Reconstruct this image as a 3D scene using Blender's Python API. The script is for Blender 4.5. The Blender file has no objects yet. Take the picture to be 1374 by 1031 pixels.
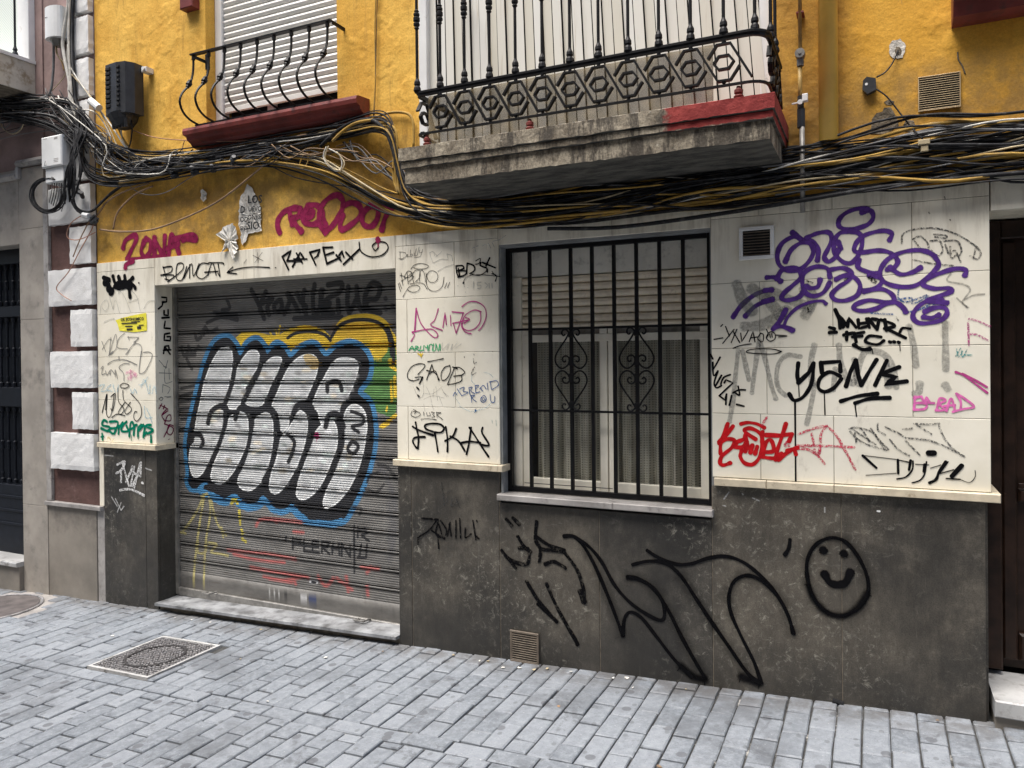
import bpy, math, random
import numpy as np
from mathutils import Vector
random.seed(7); rng = np.random.default_rng(5)
S = bpy.context.scene
C = S.collection
# ---------------------------------------------------------------- camera geometry (survey of the street)
F, CX, CY, DIST = 1020.0, 687.0, 486.0, 3.7
_d1 = np.array([-1448-CX, 502-CY, F]); AX = -_d1/np.linalg.norm(_d1)
_d2 = np.array([1174-CX, 475-CY, F]); AY = _d2-AX*(_d2@AX); AY /= np.linalg.norm(AY)
AZ = np.cross(AX, AY)
RM = np.array([AX, AY, AZ])
def W(u, v, y=0.0):
    "point on the vertical plane y (parallel to the facade) from survey coordinates"
    r = RM@np.array([u-CX, v-CY, F]); t = (y+DIST)/r[1]
    return (r[0]*t, y, r[2]*t)
def WX(u, v, x):
    "point on the reveal plane X = x"
    r = RM@np.array([u-CX, v-CY, F]); t = x/r[0]
    return (x, r[1]*t-DIST, r[2]*t)
GQ = (0.0018, 0.0465, -1.5600)
def gz(x):
    if x < -7: return gz(-7)+(x+7)*0.022
    if x > 3: return gz(3)+(x-3)*0.05
    return GQ[0]*x*x+GQ[1]*x+GQ[2]
# ---------------------------------------------------------------- object helpers
def world_of(p):
    v = Vector((0, 0, 0))
    while p is not None:
        v = v+p.location; p = p.parent
    return v
def thing(name, label, cat, loc, group=None, kind=None):
    o = bpy.data.objects.new(name, None); C.objects.link(o); o.location = loc
    o.empty_display_size = 0.1
    o['label'] = label; o['category'] = cat
    if group: o['group'] = group
    return o
def tag(o, label, cat, group=None):
    o['label'] = label; o['category'] = cat
    if group: o['group'] = group
    return o
class MB:
    def __init__(s): s.v = []; s.f = []; s.uv = None
    def add(s, vs, fs):
        n = len(s.v); s.v += [tuple(map(float, q)) for q in vs]; s.f += [tuple(i+n for i in f) for f in fs]; return s
    def box(s, x0, x1, y0, y1, z0, z1, b=0.0):
        if b <= 0:
            vs = [(x, y, z) for x in (x0, x1) for y in (y0, y1) for z in (z0, z1)]
            return s.add(vs, [(0,1,3,2),(4,6,7,5),(0,4,5,1),(2,3,7,6),(0,2,6,4),(1,5,7,3)])
        # bevelled box : front (y0) edges chamfered
        o = [(x0,z0),(x1,z0),(x1,z1),(x0,z1)]; i = [(x0+b,z0+b),(x1-b,z0+b),(x1-b,z1-b),(x0+b,z1-b)]
        vs = [(x,y0,z) for x,z in i]+[(x,y0+b,z) for x,z in o]+[(x,y1,z) for x,z in o]
        fs = [(0,1,2,3),(11,10,9,8)]
        for k in range(4):
            j = (k+1)%4; fs += [(k,k+4,j+4,j),(k+4,k+8,j+8,j+4)]
        return s.add(vs, fs)
    def tube(s, pts, r, n=6, caps=True, rs=None, rot=0.0):
        P = [Vector(p) for p in pts]; m = len(P)
        T = []
        for i in range(m):
            t = (P[min(i+1,m-1)]-P[max(i-1,0)]); T.append(t.normalized() if t.length > 1e-9 else Vector((0,0,1)))
        up = Vector((0,0,1)) if abs(T[0].z) < .9 else Vector((0,1,0))
        nrm = (up-T[0]*up.dot(T[0])).normalized(); vs = []
        for i in range(m):
            nrm = (nrm-T[i]*nrm.dot(T[i]))
            nrm = nrm.normalized() if nrm.length > 1e-6 else T[i].orthogonal().normalized()
            bn = T[i].cross(nrm); rr = rs[i] if rs else r
            for k in range(n):
                a = rot+2*math.pi*k/n
                vs.append(P[i]+nrm*(math.cos(a)*rr)+bn*(math.sin(a)*rr))
        fs = [(i*n+k, i*n+(k+1)%n, (i+1)*n+(k+1)%n, (i+1)*n+k) for i in range(m-1) for k in range(n)]
        if caps: fs += [tuple(range(n-1,-1,-1)), tuple((m-1)*n+k for k in range(n))]
        return s.add(vs, fs)
    def flat(s, pts, hw, hd):
        "flat bar bent in a plane: rectangular section (half width, half depth in y)"
        P = [Vector(p) for p in pts]; m = len(P); vs = []
        for i in range(m):
            t = (P[min(i+1,m-1)]-P[max(i-1,0)]).normalized(); nn = Vector((0,1,0)).cross(t)
            nn = nn.normalized() if nn.length > 1e-6 else Vector((1,0,0))
            for a, b in ((-1,-1),(1,-1),(1,1),(-1,1)):
                vs.append(P[i]+nn*hw*a+Vector((0,hd*b,0)))
        fs = [(i*4+k, i*4+(k+1)%4, (i+1)*4+(k+1)%4, (i+1)*4+k) for i in range(m-1) for k in range(4)]
        fs += [(3,2,1,0), tuple((m-1)*4+k for k in range(4))]
        return s.add(vs, fs)
    def lathe(s, x, y, prof, n=10):
        "prof: list of (z, r) around vertical axis"
        vs = []; m = len(prof)
        for z, r in prof:
            for k in range(n):
                a = 2*math.pi*k/n; vs.append((x+math.cos(a)*r, y+math.sin(a)*r, z))
        fs = [(i*n+k, (i+1)*n+k, (i+1)*n+(k+1)%n, i*n+(k+1)%n) for i in range(m-1) for k in range(n)]
        fs += [tuple(range(n)), tuple((m-1)*n+k for k in range(n-1,-1,-1))]
        return s.add(vs, fs)
    def extrude_x(s, prof, x0, x1, ex0=None, ex1=None):
        "closed profile of (y,z) extruded from x0 to x1"
        n = len(prof)
        vs = [(x0,y,z) for y,z in prof]+[(x1,y,z) for y,z in prof]
        fs = [(k,(k+1)%n,n+(k+1)%n,n+k) for k in range(n)]+[tuple(range(n-1,-1,-1)), tuple(range(n,2*n))]
        return s.add(vs, fs)
    def poly(s, pts, thick=0.001):
        "polygon in xz plane with thickness towards +y"
        n = len(pts); vs = [tuple(p) for p in pts]+[(p[0],p[1]+thick,p[2]) for p in pts]
        fs = [tuple(range(n)), tuple(range(2*n-1,n-1,-1))]+[(k,n+k,n+(k+1)%n,(k+1)%n) for k in range(n)]
        return s.add(vs, fs)
    def build(s, name, mat, parent=None, label=None, smooth=False, kind=None):
        v = np.array(s.v); c = (v.min(0)+v.max(0))/2
        me = bpy.data.meshes.new(name); me.from_pydata([tuple(q) for q in (v-c)], [], s.f)
        if s.uv is not None:
            uvl = me.uv_layers.new(name='UVMap'); li = np.zeros(len(me.loops), int); me.loops.foreach_get('vertex_index', li)
            uvl.data.foreach_set('uv', np.array(s.uv)[li].ravel())
        me.materials.append(mat)
        if smooth: me.polygons.foreach_set('use_smooth', [True]*len(me.polygons))
        me.update()
        o = bpy.data.objects.new(name, me); C.objects.link(o)
        w = world_of(parent) if parent else Vector((0,0,0))
        o.parent = parent; o.location = Vector(c)-w
        if label: o['label'] = label
        if kind: o['kind'] = kind
        return o
def dup(o, off, parent=None):
    c = o.copy(); C.objects.link(c); c.parent = parent if parent is not None else o.parent
    c.location = o.location+Vector(off); return c
def smooth(pts, n=6, closed=False):
    "Catmull-Rom"
    P = [np.array(p, float) for p in pts]; m = len(P)
    if m < 3: 
        return [tuple(P[0]+(P[-1]-P[0])*t/n) for t in range(n+1)]
    out = []
    rngi = range(m if closed else m-1)
    for i in rngi:
        if closed: a,b,c,d = P[(i-1)%m],P[i],P[(i+1)%m],P[(i+2)%m]
        else: a,b,c,d = P[max(i-1,0)],P[i],P[i+1],P[min(i+2,m-1)]
        for k in range(n):
            t = k/n; out.append(tuple(.5*((2*b)+(c-a)*t+(2*a-5*b+4*c-d)*t*t+(3*b-a-3*c+d)*t**3)))
    out.append(tuple(P[0] if closed else P[-1]))
    return out
# ---------------------------------------------------------------- materials
class NB:
    def __init__(s, name):
        s.m = bpy.data.materials.new(name); s.m.use_nodes = True; s.t = s.m.node_tree; s.n = s.t.nodes; s.n.clear()
        s.out = s.n.new('ShaderNodeOutputMaterial'); s.b = s.n.new('ShaderNodeBsdfPrincipled')
        s.l(s.b.outputs[0], s.out.inputs[0]); s.geo = s.n.new('ShaderNodeNewGeometry')
    def l(s, a, b): s.t.links.new(a, b)
    def pos(s, sc=(1,1,1), src=None):
        m = s.n.new('ShaderNodeMapping'); m.inputs['Scale'].default_value = sc
        s.l(src or s.geo.outputs['Position'], m.inputs[0]); return m.outputs[0]
    def noise(s, scale, detail=5, rough=.6, vec=None, dist=0):
        n = s.n.new('ShaderNodeTexNoise'); n.inputs['Scale'].default_value = scale; n.inputs['Detail'].default_value = detail
        n.inputs['Roughness'].default_value = rough; n.inputs['Distortion'].default_value = dist
        s.l(vec or s.geo.outputs['Position'], n.inputs['Vector']); return n.outputs[0]
    def voro(s, scale, feature='F1', vec=None, out='Distance'):
        n = s.n.new('ShaderNodeTexVoronoi'); n.feature = feature; n.inputs['Scale'].default_value = scale
        s.l(vec or s.geo.outputs['Position'], n.inputs['Vector']); return n.outputs[out]
    def voro2(s, scale, vec=None):
        n = s.n.new('ShaderNodeTexVoronoi'); n.voronoi_dimensions = '2D'; n.inputs['Scale'].default_value = scale
        s.l(vec or s.geo.outputs['Position'], n.inputs['Vector']); return n.outputs['Distance']
    def ramp(s, fac, a, b, va=0., vb=1.):
        n = s.n.new('ShaderNodeMapRange'); n.interpolation_type = 'SMOOTHSTEP'
        n.inputs['From Min'].default_value = a; n.inputs['From Max'].default_value = b
        n.inputs['To Min'].default_value = va; n.inputs['To Max'].default_value = vb
        s.l(fac, n.inputs[0]); return n.outputs[0]
    def math(s, op, a, b=None, c=None):
        n = s.n.new('ShaderNodeMath'); n.operation = op
        for i, q in enumerate((a, b, c)):
            if q is None: continue
            if isinstance(q, (int, float)): n.inputs[i].default_value = q
            else: s.l(q, n.inputs[i])
        return n.outputs[0]
    def mix(s, fac, a, b, mode='MIX'):
        n = s.n.new('ShaderNodeMix'); n.data_type = 'RGBA'; n.blend_type = mode
        for i, q in ((0, fac), (6, a), (7, b)):
            if isinstance(q, (int, float)): n.inputs[i].default_value = q
            elif isinstance(q, tuple): n.inputs[i].default_value = (*q[:3], 1)
            else: s.l(q, n.inputs[i])
        return n.outputs[2]
    def bump(s, h, strength, dist, prev=None):
        n = s.n.new('ShaderNodeBump'); n.inputs['Strength'].default_value = strength; n.inputs['Distance'].default_value = dist
        s.l(h, n.inputs['Height'])
        if prev: s.l(prev, n.inputs['Normal'])
        return n.outputs[0]
    def fin(s, col=None, rough=None, normal=None, alpha=None, metal=0, spec=.4):
        for k, q in (('Base Color', col), ('Roughness', rough), ('Normal', normal), ('Alpha', alpha), ('Metallic', metal), ('Specular IOR Level', spec)):
            if q is None: continue
            if isinstance(q, (int, float)): s.b.inputs[k].default_value = q
            elif isinstance(q, tuple): s.b.inputs[k].default_value = (*q, 1)
            else: s.l(q, s.b.inputs[k])
        return s.m
def simple(name, col, rough=.6, metal=0, var=.25, scale=9, bump=.15, bs=60, spec=.4, island=0.0, dirt=None, bd=.002):
    b = NB(name); d = tuple(c*(1-var) for c in col); e = tuple(min(1, c*(1+var*.5)) for c in col)
    c = b.mix(b.ramp(b.noise(scale, 6), .3, .7), d, e)
    if dirt: c = b.mix(b.ramp(b.noise(dirt[1], 6, .7), dirt[2], dirt[3]), c, dirt[0])
    if island:
        c = b.mix(1.0, c, b.mix(b.geo.outputs['Random Per Island'], (1-island,)*3, (1+island,)*3), 'MULTIPLY')
    nr = b.bump(b.noise(bs, 4), bump, bd) if bump else None
    return b.fin(c, rough, nr, metal=metal, spec=spec)
def sep(b, axis):
    n = b.n.new('ShaderNodeSeparateXYZ'); b.l(b.geo.outputs['Position'], n.inputs[0]); return n.outputs[axis]

def m_plaster():
    b = NB('yellow_plaster')
    big = b.ramp(b.noise(1.6, 4), .3, .7); c = b.mix(big, (.66,.36,.055), (.80,.49,.10))
    c = b.mix(b.ramp(b.noise(5, 8, .7), .45, .75), c, (.56,.29,.04))
    c = b.mix(b.ramp(b.noise(3.6, 8, .75, b.pos((1.8,1,.35))), .53, .70, 0, .8), c, (.40,.22,.04))
    c = b.mix(b.ramp(b.noise(20, 5, .7, b.pos((1,1,.05))), .56, .72, 0, .35), c, (.30,.17,.05))
    c = b.mix(b.math('MULTIPLY', b.ramp(sep(b, 0), -.9, .1), b.ramp(b.noise(1.3, 3), .2, .6, .35, .8)), c, (.60,.30,.03))       # deeper, patchy orange towards the right
    c = b.mix(b.ramp(b.noise(14, 8, .75, b.pos((1,1,.6))), .66, .74), c, (.30,.2,.09))
    x_ = b.math('ADD', sep(b, 0), b.math('MULTIPLY', b.noise(5, 6, .7), .25)); zq = sep(b, 2)
    c = b.mix(b.math('MULTIPLY', b.math('MULTIPLY', b.ramp(x_, -.42, -.25), b.ramp(x_, .12, -.02)), b.ramp(b.noise(6, 7, .75), .3, .6, .25, .85)), c, (.36,.19,.035))
    # grime collected along the run of cables, height band with noisy limits
    z = sep(b, 2); z2 = b.math('ADD', z, b.math('MULTIPLY', b.noise(4, 6, .7), .5))
    g = b.math('MULTIPLY', b.ramp(z2, .95, 1.12), b.ramp(z2, 1.6, 1.35))
    g = b.math('MULTIPLY', g, b.ramp(b.noise(7, 7, .7), .3, .62, 0, .75))
    c = b.mix(g, c, (.26,.16,.055))
    h1 = b.noise(9, 8, .62); h2 = b.noise(55, 5, .6); h3 = b.ramp(b.noise(4, 3), .5, .62)
    n = b.bump(h1, .55, .012); n = b.bump(h2, .4, .004, n); n = b.bump(h3, .35, .008, n)
    c = b.mix(1.0, c, b.ramp(b.noise(90, 4, .8), .3, .7, .86, 1.12), 'MULTIPLY')
    return b.fin(c, .85, n, spec=.25)
def m_tile():
    b = NB('white_glazed_tile')
    c = b.mix(b.ramp(b.noise(2.5, 5), .3, .7), (.74,.70,.585), (.87,.83,.72))
    c = b.mix(1.0, c, b.mix(b.geo.outputs['Random Per Island'], (.93,.93,.92), (1.04,1.03,1.0)), 'MULTIPLY')
    c = b.mix(b.ramp(b.noise(6, 9, .78, b.pos((1,1,.45))), .57, .72, 0, .55), c, (.33,.29,.22))
    c = b.mix(b.ramp(b.noise(60, 3, .8), .70, .74, 0, .7), c, (.25,.22,.18))
    # old rust run-offs from the top edge
    z = sep(b, 2); m = b.math('MULTIPLY', b.ramp(z, .25, .72), b.ramp(b.noise(11, 6, .7, b.pos((1,1,.12))), .45, .68, 0, .6))
    c = b.mix(m, c, (.30,.25,.18))
    return b.fin(c, b.ramp(b.noise(8, 5), .3, .7, .28, .55), b.bump(b.noise(4, 4), .2, .004), spec=.5)
def m_stone():
    b = NB('dark_stone_cladding')
    c = b.mix(b.ramp(b.noise(1.3, 5), .35, .65), (.026,.0245,.022), (.078,.070,.058))
    c = b.mix(b.ramp(b.noise(2.6, 10, .8), .48, .74), c, (.13,.118,.098))
    c = b.mix(1.0, c, b.mix(b.geo.outputs['Random Per Island'], (.72,.74,.76), (1.15,1.12,1.06)), 'MULTIPLY')
    c = b.mix(1.0, c, b.ramp(b.noise(170, 4, .8), .3, .7, .70, 1.30), 'MULTIPLY')
    c = b.mix(1.0, c, b.ramp(b.noise(30, 6, .8, b.pos((1,1,.3))), .3, .7, .78, 1.22), 'MULTIPLY')
    pm = b.ramp(b.noise(1.1, 3), .44, .60)                      # patches where pale limescale gathers
    sp = b.math('MULTIPLY', b.ramp(b.noise(26, 10, .85, dist=.8), .52, .66), pm)
    c = b.mix(b.math('MULTIPLY', sp, .75), c, (.38,.36,.30))
    c = b.mix(b.ramp(b.noise(120, 5, .85, b.pos((.5,1,1))), .70, .74, 0, .55), c, (.36,.35,.32))
    c = b.mix(b.ramp(b.noise(9, 7, .8, b.pos((.25,1,1)), 1.5), .60, .72, 0, .4), c, (.20,.19,.165))
    zz = b.math('ADD', sep(b, 2), b.math('MULTIPLY', b.noise(7, 6, .7), .35)); c = b.mix(b.ramp(zz, -1.12, -1.40, 0, .55), c, (.028,.027,.025))
    c = b.mix(b.ramp(b.noise(22, 5, .75, b.pos((1,1,.06))), .62, .74, 0, .35), c, (.28,.26,.22))
    c = b.mix(b.ramp(b.noise(14, 5, .75, b.pos((1,1,.1))), .58, .74, 0, .5), c, (.03,.027,.022))
    n = b.bump(b.noise(120, 4, .7), .35, .0015); n = b.bump(b.noise(18, 6), .3, .002, n)
    return b.fin(c, b.ramp(b.noise(6, 5), .3, .7, .42, .7), n, spec=.45)
def m_pavers():
    b = NB('granite_setts')
    ri = b.geo.outputs['Random Per Island']
    c = b.mix(ri, (.15,.167,.187), (.245,.264,.288))
    c = b.mix(b.ramp(b.noise(30, 7, .8), .38, .68, 0, .7), c, (.31,.335,.36))
    c = b.mix(b.ramp(b.noise(160, 3, .8), .56, .68, 0, .6), c, (.09,.10,.11))
    c = b.mix(b.ramp(b.noise(2.2, 6, .7), .50, .68, 0, .65), c, (.11,.118,.128))
    c = b.mix(b.ramp(b.voro2(3.1), .075, .06, 0, .72), c, (.10,.105,.115))         # chewing-gum spots
    c = b.mix(b.ramp(b.voro2(5.7, b.pos((1.3,1,1))), .085, .07, 0, .6), c, (.13,.14,.15))
    c = b.mix(b.ramp(b.voro2(7.3, b.pos((1,1.4,1))), .022, .016, 0, .5), c, (.6,.6,.58))
    c = b.mix(b.ramp(b.noise(3.1, 9, .8, dist=.5), .55, .64, 0, .6), c, (.085,.09,.098))
    y = sep(b, 1)
    c = b.mix(b.math('MULTIPLY', b.ramp(y, -.28, -.02), b.ramp(b.noise(9, 6, .7), .35, .6, 0, .75)), c, (.11,.105,.10))   # dirt along the wall foot
    n = b.bump(b.noise(70, 5, .7), .5, .0025); n = b.bump(b.noise(14, 4), .4, .004, n)
    return b.fin(c, b.ramp(b.noise(20, 4), .3, .7, .5, .8), n, spec=.4)
def m_shutter():
    b = NB('painted_shutter_metal')
    a = b.n.new('ShaderNodeAttribute'); a.attribute_name = 'paint'
    p = a.outputs['Color']
    wear = b.ramp(b.noise(26, 7, .75, b.pos((.35,1,1))), .3, .62, .72, 1.12)
    c = b.mix(1.0, p, wear, 'MULTIPLY')
    al = a.outputs['Alpha']
    metal = b.mix(b.ramp(b.noise(5, 8, .7, b.pos((.4,1,1))), .3, .7), (.11,.105,.097), (.23,.222,.205))
    metal = b.mix(b.ramp(b.noise(50, 4, .8, b.pos((.1,1,1))), .56, .7, 0, .6), metal, (.11,.09,.075))
    chip = b.ramp(b.noise(70, 5, .8, b.pos((.3,1,1))), .66, .74, 1, .25)
    c = b.mix(b.math('MULTIPLY', al, chip), metal, c)
    return b.fin(c, .5, b.bump(b.noise(90, 3, vec=b.pos((.2,1,1))), .2, .001), metal=0.15, spec=.5)
MT = {}
def build_materials():
    MT['plaster'] = m_plaster(); MT['tile'] = m_tile(); MT['stone'] = m_stone(); MT['setts'] = m_pavers(); MT['shutter'] = m_shutter()
    MT['grout'] = simple('joint_mortar', (.060,.060,.058), .95, var=.4, scale=30, dirt=((.42,.41,.38), 5, .56, .66))
    MT['wallgrout'] = simple('tile_joint', (.22,.19,.15), .95, var=.4, scale=20)
    MT['ledge'] = simple('travertine', (.62,.54,.40), .45, var=.18, scale=14, dirt=((.3,.24,.16), 22, .56, .75), bs=80)
    MT['marble'] = simple('worn_marble', (.50,.50,.49), .4, var=.3, scale=6, dirt=((.16,.15,.14), 12, .48, .72), bs=50)
    MT['threshold'] = simple('stained_marble', (.36,.37,.38), .4, var=.45, scale=5, dirt=((.10,.10,.10), 9, .42, .70), bs=50)
    MT['sillstone'] = simple('grey_marble', (.36,.34,.32), .45, var=.3, scale=7, dirt=((.14,.13,.12), 16, .5, .75))
    MT['frame_grey'] = simple('grey_painted_reveal', (.22,.23,.235), .6, var=.3, scale=8)
    MT['iron'] = simple('black_iron', (.006,.006,.007), .5, var=.3, scale=30, bump=.3, bs=150, bd=.001, spec=.2)
    MT['iron_blue'] = simple('dark_blue_iron', (.006,.008,.013), .5, var=.3, scale=20, bump=.2, spec=.2)
    MT['iron_worn'] = simple('weathered_iron', (.014,.014,.015), .5, var=.4, scale=40, dirt=((.08,.06,.045), 60, .6, .72), bump=.4, bs=130, bd=.001, spec=.3)
    MT['pvc'] = simple('white_plastic', (.74,.74,.72), .4, var=.08, scale=5, bump=.05, dirt=((.45,.42,.36), 10, .6, .8))
    MT['pvc_cream'] = simple('cream_aluminium', (.84,.80,.68), .4, var=.12, scale=5, bump=.05, dirt=((.4,.36,.28), 12, .6, .85))
    MT['boxpanel'] = simple('blind_box_panel', (.74,.72,.64), .6, var=.15, scale=4, dirt=((.15,.14,.12), 9, .5, .8))
    MT['slat_beige'] = simple('beige_blind', (.86,.77,.61), .5, var=.15, scale=10, dirt=((.22,.17,.12), 14, .55, .8))
    MT['slat_white'] = simple('white_blind', (.74,.73,.68), .45, var=.07, scale=8, dirt=((.45,.42,.36), 9, .62, .82))
    MT['red'] = simple('oxide_red_paint', (.19,.035,.028), .5, var=.35, scale=8, bump=.5, bs=40, dirt=((.09,.03,.025), 16, .5, .7), bd=.003)
    MT['mauve_light'] = simple('pale_mauve_plaster', (.27,.19,.175), .9, var=.25, scale=4, bump=.6, bs=22, bd=.008)  # upper wall zone, paler than the brown render below
    MT['mauve'] = simple('brown_mauve_plaster', (.115,.062,.053), .9, var=.3, scale=5, bump=.8, bs=26, bd=.008, dirt=((.26,.17,.15), 3, .52, .75))
    MT['quoin'] = simple('whitewashed_render', (.72,.72,.705), .85, var=.10, scale=9, bump=.5, bs=90, bd=.004, dirt=((.48,.47,.44), 6, .58, .8))
    MT['pilaster'] = simple('grey_limestone', (.33,.30,.26), .7, var=.25, scale=3, bump=.35, bs=70, island=.08, dirt=((.15,.14,.125), 5, .5, .75))
    MT['plinth'] = simple('dirty_limestone', (.25,.225,.19), .75, var=.3, scale=2, bump=.35, bs=70, dirt=((.12,.105,.09), 2.2, .5, .75))
    MT['box_white'] = simple('white_cabinet', (.72,.73,.72), .5, var=.1, scale=6, dirt=((.4,.38,.33), 12, .6, .8))
    MT['box_black'] = simple('black_plastic', (.028,.030,.034), .45, var=.3, scale=14, bump=.2)
    MT['cream_render'] = simple('stained_cream_render', (.60,.56,.47), .85, var=.15, scale=6, bump=.6, bs=30, bd=.006, dirt=((.30,.24,.16), 8, .5, .7))
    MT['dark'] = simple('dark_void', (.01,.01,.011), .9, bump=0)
    MT['room'] = simple('unlit_room', (.05,.045,.04), .9, bump=0)
    MT['wood'] = simple('dark_varnished_wood', (.022,.011,.007), .45, var=.5, scale=12, bump=.3, bs=60, dirt=((.07,.035,.022), 30, .64, .76), spec=.25)
    MT['drain'] = simple('yellow_painted_pipe', (.84,.52,.10), .42, var=.12, scale=6, bump=.25, bs=60, dirt=((.3,.15,.04), 40, .66, .74))
    MT['gas'] = simple('galvanised_pipe', (.24,.23,.21), .5, metal=.3, var=.3, scale=18)
    MT['gas_y'] = simple('painted_gas_pipe', (.42,.28,.09), .5, var=.4, scale=18)
    MT['steel'] = simple('dull_steel', (.30,.29,.27), .45, metal=.5, var=.3, scale=20)
    MT['ventbeige'] = simple('beige_vent', (.52,.40,.24), .6, var=.2, scale=20)
    MT['ventbrown'] = simple('brown_vent', (.15,.12,.09), .6, var=.3, scale=20)
    MT['cover'] = simple('cast_iron_cover', (.33,.32,.32), .5, var=.4, scale=30, metal=.2, bump=.4, bs=120)
    MT['cover_low'] = simple('cast_iron_pits', (.045,.042,.042), .8, var=.4, scale=40)
    MT['cover_rust'] = simple('rusty_cover', (.12,.105,.10), .6, var=.4, scale=9, dirt=((.3,.28,.25), 7, .56, .7))
    MT['hole'] = simple('pale_filler', (.55,.52,.46), .9, var=.35, scale=30, bump=.8, bs=60, bd=.01)
    MT['mortar'] = simple('exposed_mortar', (.17,.14,.10), .95, var=.5, scale=18, bump=1, bs=40, bd=.012)
    MT['paper'] = simple('torn_paper', (.74,.72,.66), .9, var=.15, scale=18, dirt=((.35,.30,.24), 20, .5, .7), bump=.5, bs=50, bd=.005)
    MT['sticker'] = simple('yellow_sticker', (.80,.72,.06), .6, var=.1, scale=20)
    MT['ink'] = simple('printed_ink', (.02,.02,.02), .7, bump=0)
    for nm, col in (('black',(.018,.018,.020)),('grey',(.19,.19,.19)),('white',(.62,.60,.54)),('cream',(.52,.43,.27)),('ochre',(.42,.26,.06)),('brown',(.30,.20,.12)),('pink',(.42,.22,.15))):
        MT['cab_'+nm] = simple(nm+'_cable_sheath', col, .7, var=.3, scale=12, bump=.3, bs=40, dirt=(tuple(c*.5+.055 for c in col), 14, .48, .68), spec=.2)
    # concrete slab with red painted end
    b = NB('balcony_concrete')
    c = b.mix(b.ramp(b.noise(7, 7, .7), .3, .7), (.13,.105,.075), (.44,.385,.29))
    c = b.mix(b.ramp(b.noise(9, 7, .75, b.pos((1.4,1,.35))), .47, .60, 0, .9), c, (.07,.06,.048))
    c = b.mix(b.ramp(b.noise(24, 5, .75), .62, .72, 0, .7), c, (.64,.60,.50))
    c = b.mix(1.0, c, b.ramp(b.noise(120, 4, .8), .3, .7, .6, 1.35), 'MULTIPLY')
    x = sep(b, 0); z = sep(b, 2); y = sep(b, 1)
    wob = b.math('MULTIPLY', b.math('SUBTRACT', b.noise(16, 6, .7), .5), .10)
    red = b.math('MULTIPLY', b.ramp(b.math('ADD', x, wob), -.80, -.775), b.ramp(b.math('ADD', z, b.math('MULTIPLY', wob, .35)), .942, .95))
    paint = b.mix(b.ramp(b.noise(12, 6, .7), .35, .7), (.21,.026,.024), (.34,.055,.047))
    c = b.mix(red, c, paint)
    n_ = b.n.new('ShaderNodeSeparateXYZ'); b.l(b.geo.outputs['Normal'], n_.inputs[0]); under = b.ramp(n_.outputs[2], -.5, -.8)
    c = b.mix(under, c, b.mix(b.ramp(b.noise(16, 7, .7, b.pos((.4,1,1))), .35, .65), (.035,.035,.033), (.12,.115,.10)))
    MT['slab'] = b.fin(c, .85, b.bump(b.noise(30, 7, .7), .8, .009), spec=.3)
    # striped strip curtain
    b = NB('plastic_strip')
    c = b.mix(b.geo.outputs['Random Per Island'], (.60,.57,.48), (.72,.71,.66))
    c = b.mix(b.ramp(b.noise(12, 5, .7, b.pos((3,1,.2))), .56, .72, 0, .5), c, (.38,.30,.18))
    MT['strip'] = b.fin(c, .5, None)
    # translucent woven screen
    b = NB('woven_screen'); b.fin((.33,.26,.15), .8, None, alpha=.5); MT['screen'] = b.m
    # perforated curtain
    b = NB('lace_curtain')
    v = b.pos((1,1,1)); ch = b.n.new('ShaderNodeTexVoronoi'); ch.inputs['Scale'].default_value = 75; ch.inputs['Randomness'].default_value = 0.0
    b.l(b.pos((1,0.0001,1.0)), ch.inputs['Vector'])
    al = b.ramp(ch.outputs['Distance'], .22, .32, .5, 1)
    c = b.mix(b.ramp(b.noise(5, 4, vec=b.pos((2,1,.5))), .3, .7), (.34,.325,.27), (.60,.575,.49))
    b.fin(c, .9, None, alpha=al); b.b.inputs['Transmission Weight'].default_value = 0; MT['curtain'] = b.m
    # window glass : clear with reflections
    b = NB('window_glass'); tr = b.n.new('ShaderNodeBsdfTransparent'); tr.inputs[0].default_value = (.86,.87,.86,1)
    gl = b.n.new('ShaderNodeBsdfGlossy'); gl.inputs['Roughness'].default_value = .04; gl.inputs['Color'].default_value = (.9,.9,.9,1)
    fr = b.n.new('ShaderNodeLayerWeight'); ff = b.math('ADD', b.math('MULTIPLY', b.math('POWER', fr.outputs['Facing'], 4.0), .8), .05); mx = b.n.new('ShaderNodeMixShader')
    b.l(ff, mx.inputs[0]); b.l(tr.outputs[0], mx.inputs[1]); b.l(gl.outputs[0], mx.inputs[2]); b.l(mx.outputs[0], b.out.inputs[0]); MT['glass'] = b.m
    # mesh screen, upper left window
    b = NB('green_mesh'); ch = b.n.new('ShaderNodeTexChecker'); ch.inputs['Scale'].default_value = 90
    b.l(b.pos((1,1,1)), ch.inputs['Vector']); c = b.mix(ch.outputs['Fac'], (.50,.56,.50), (.66,.70,.66)); b.fin(c, .7); MT['mesh'] = b.m
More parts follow.
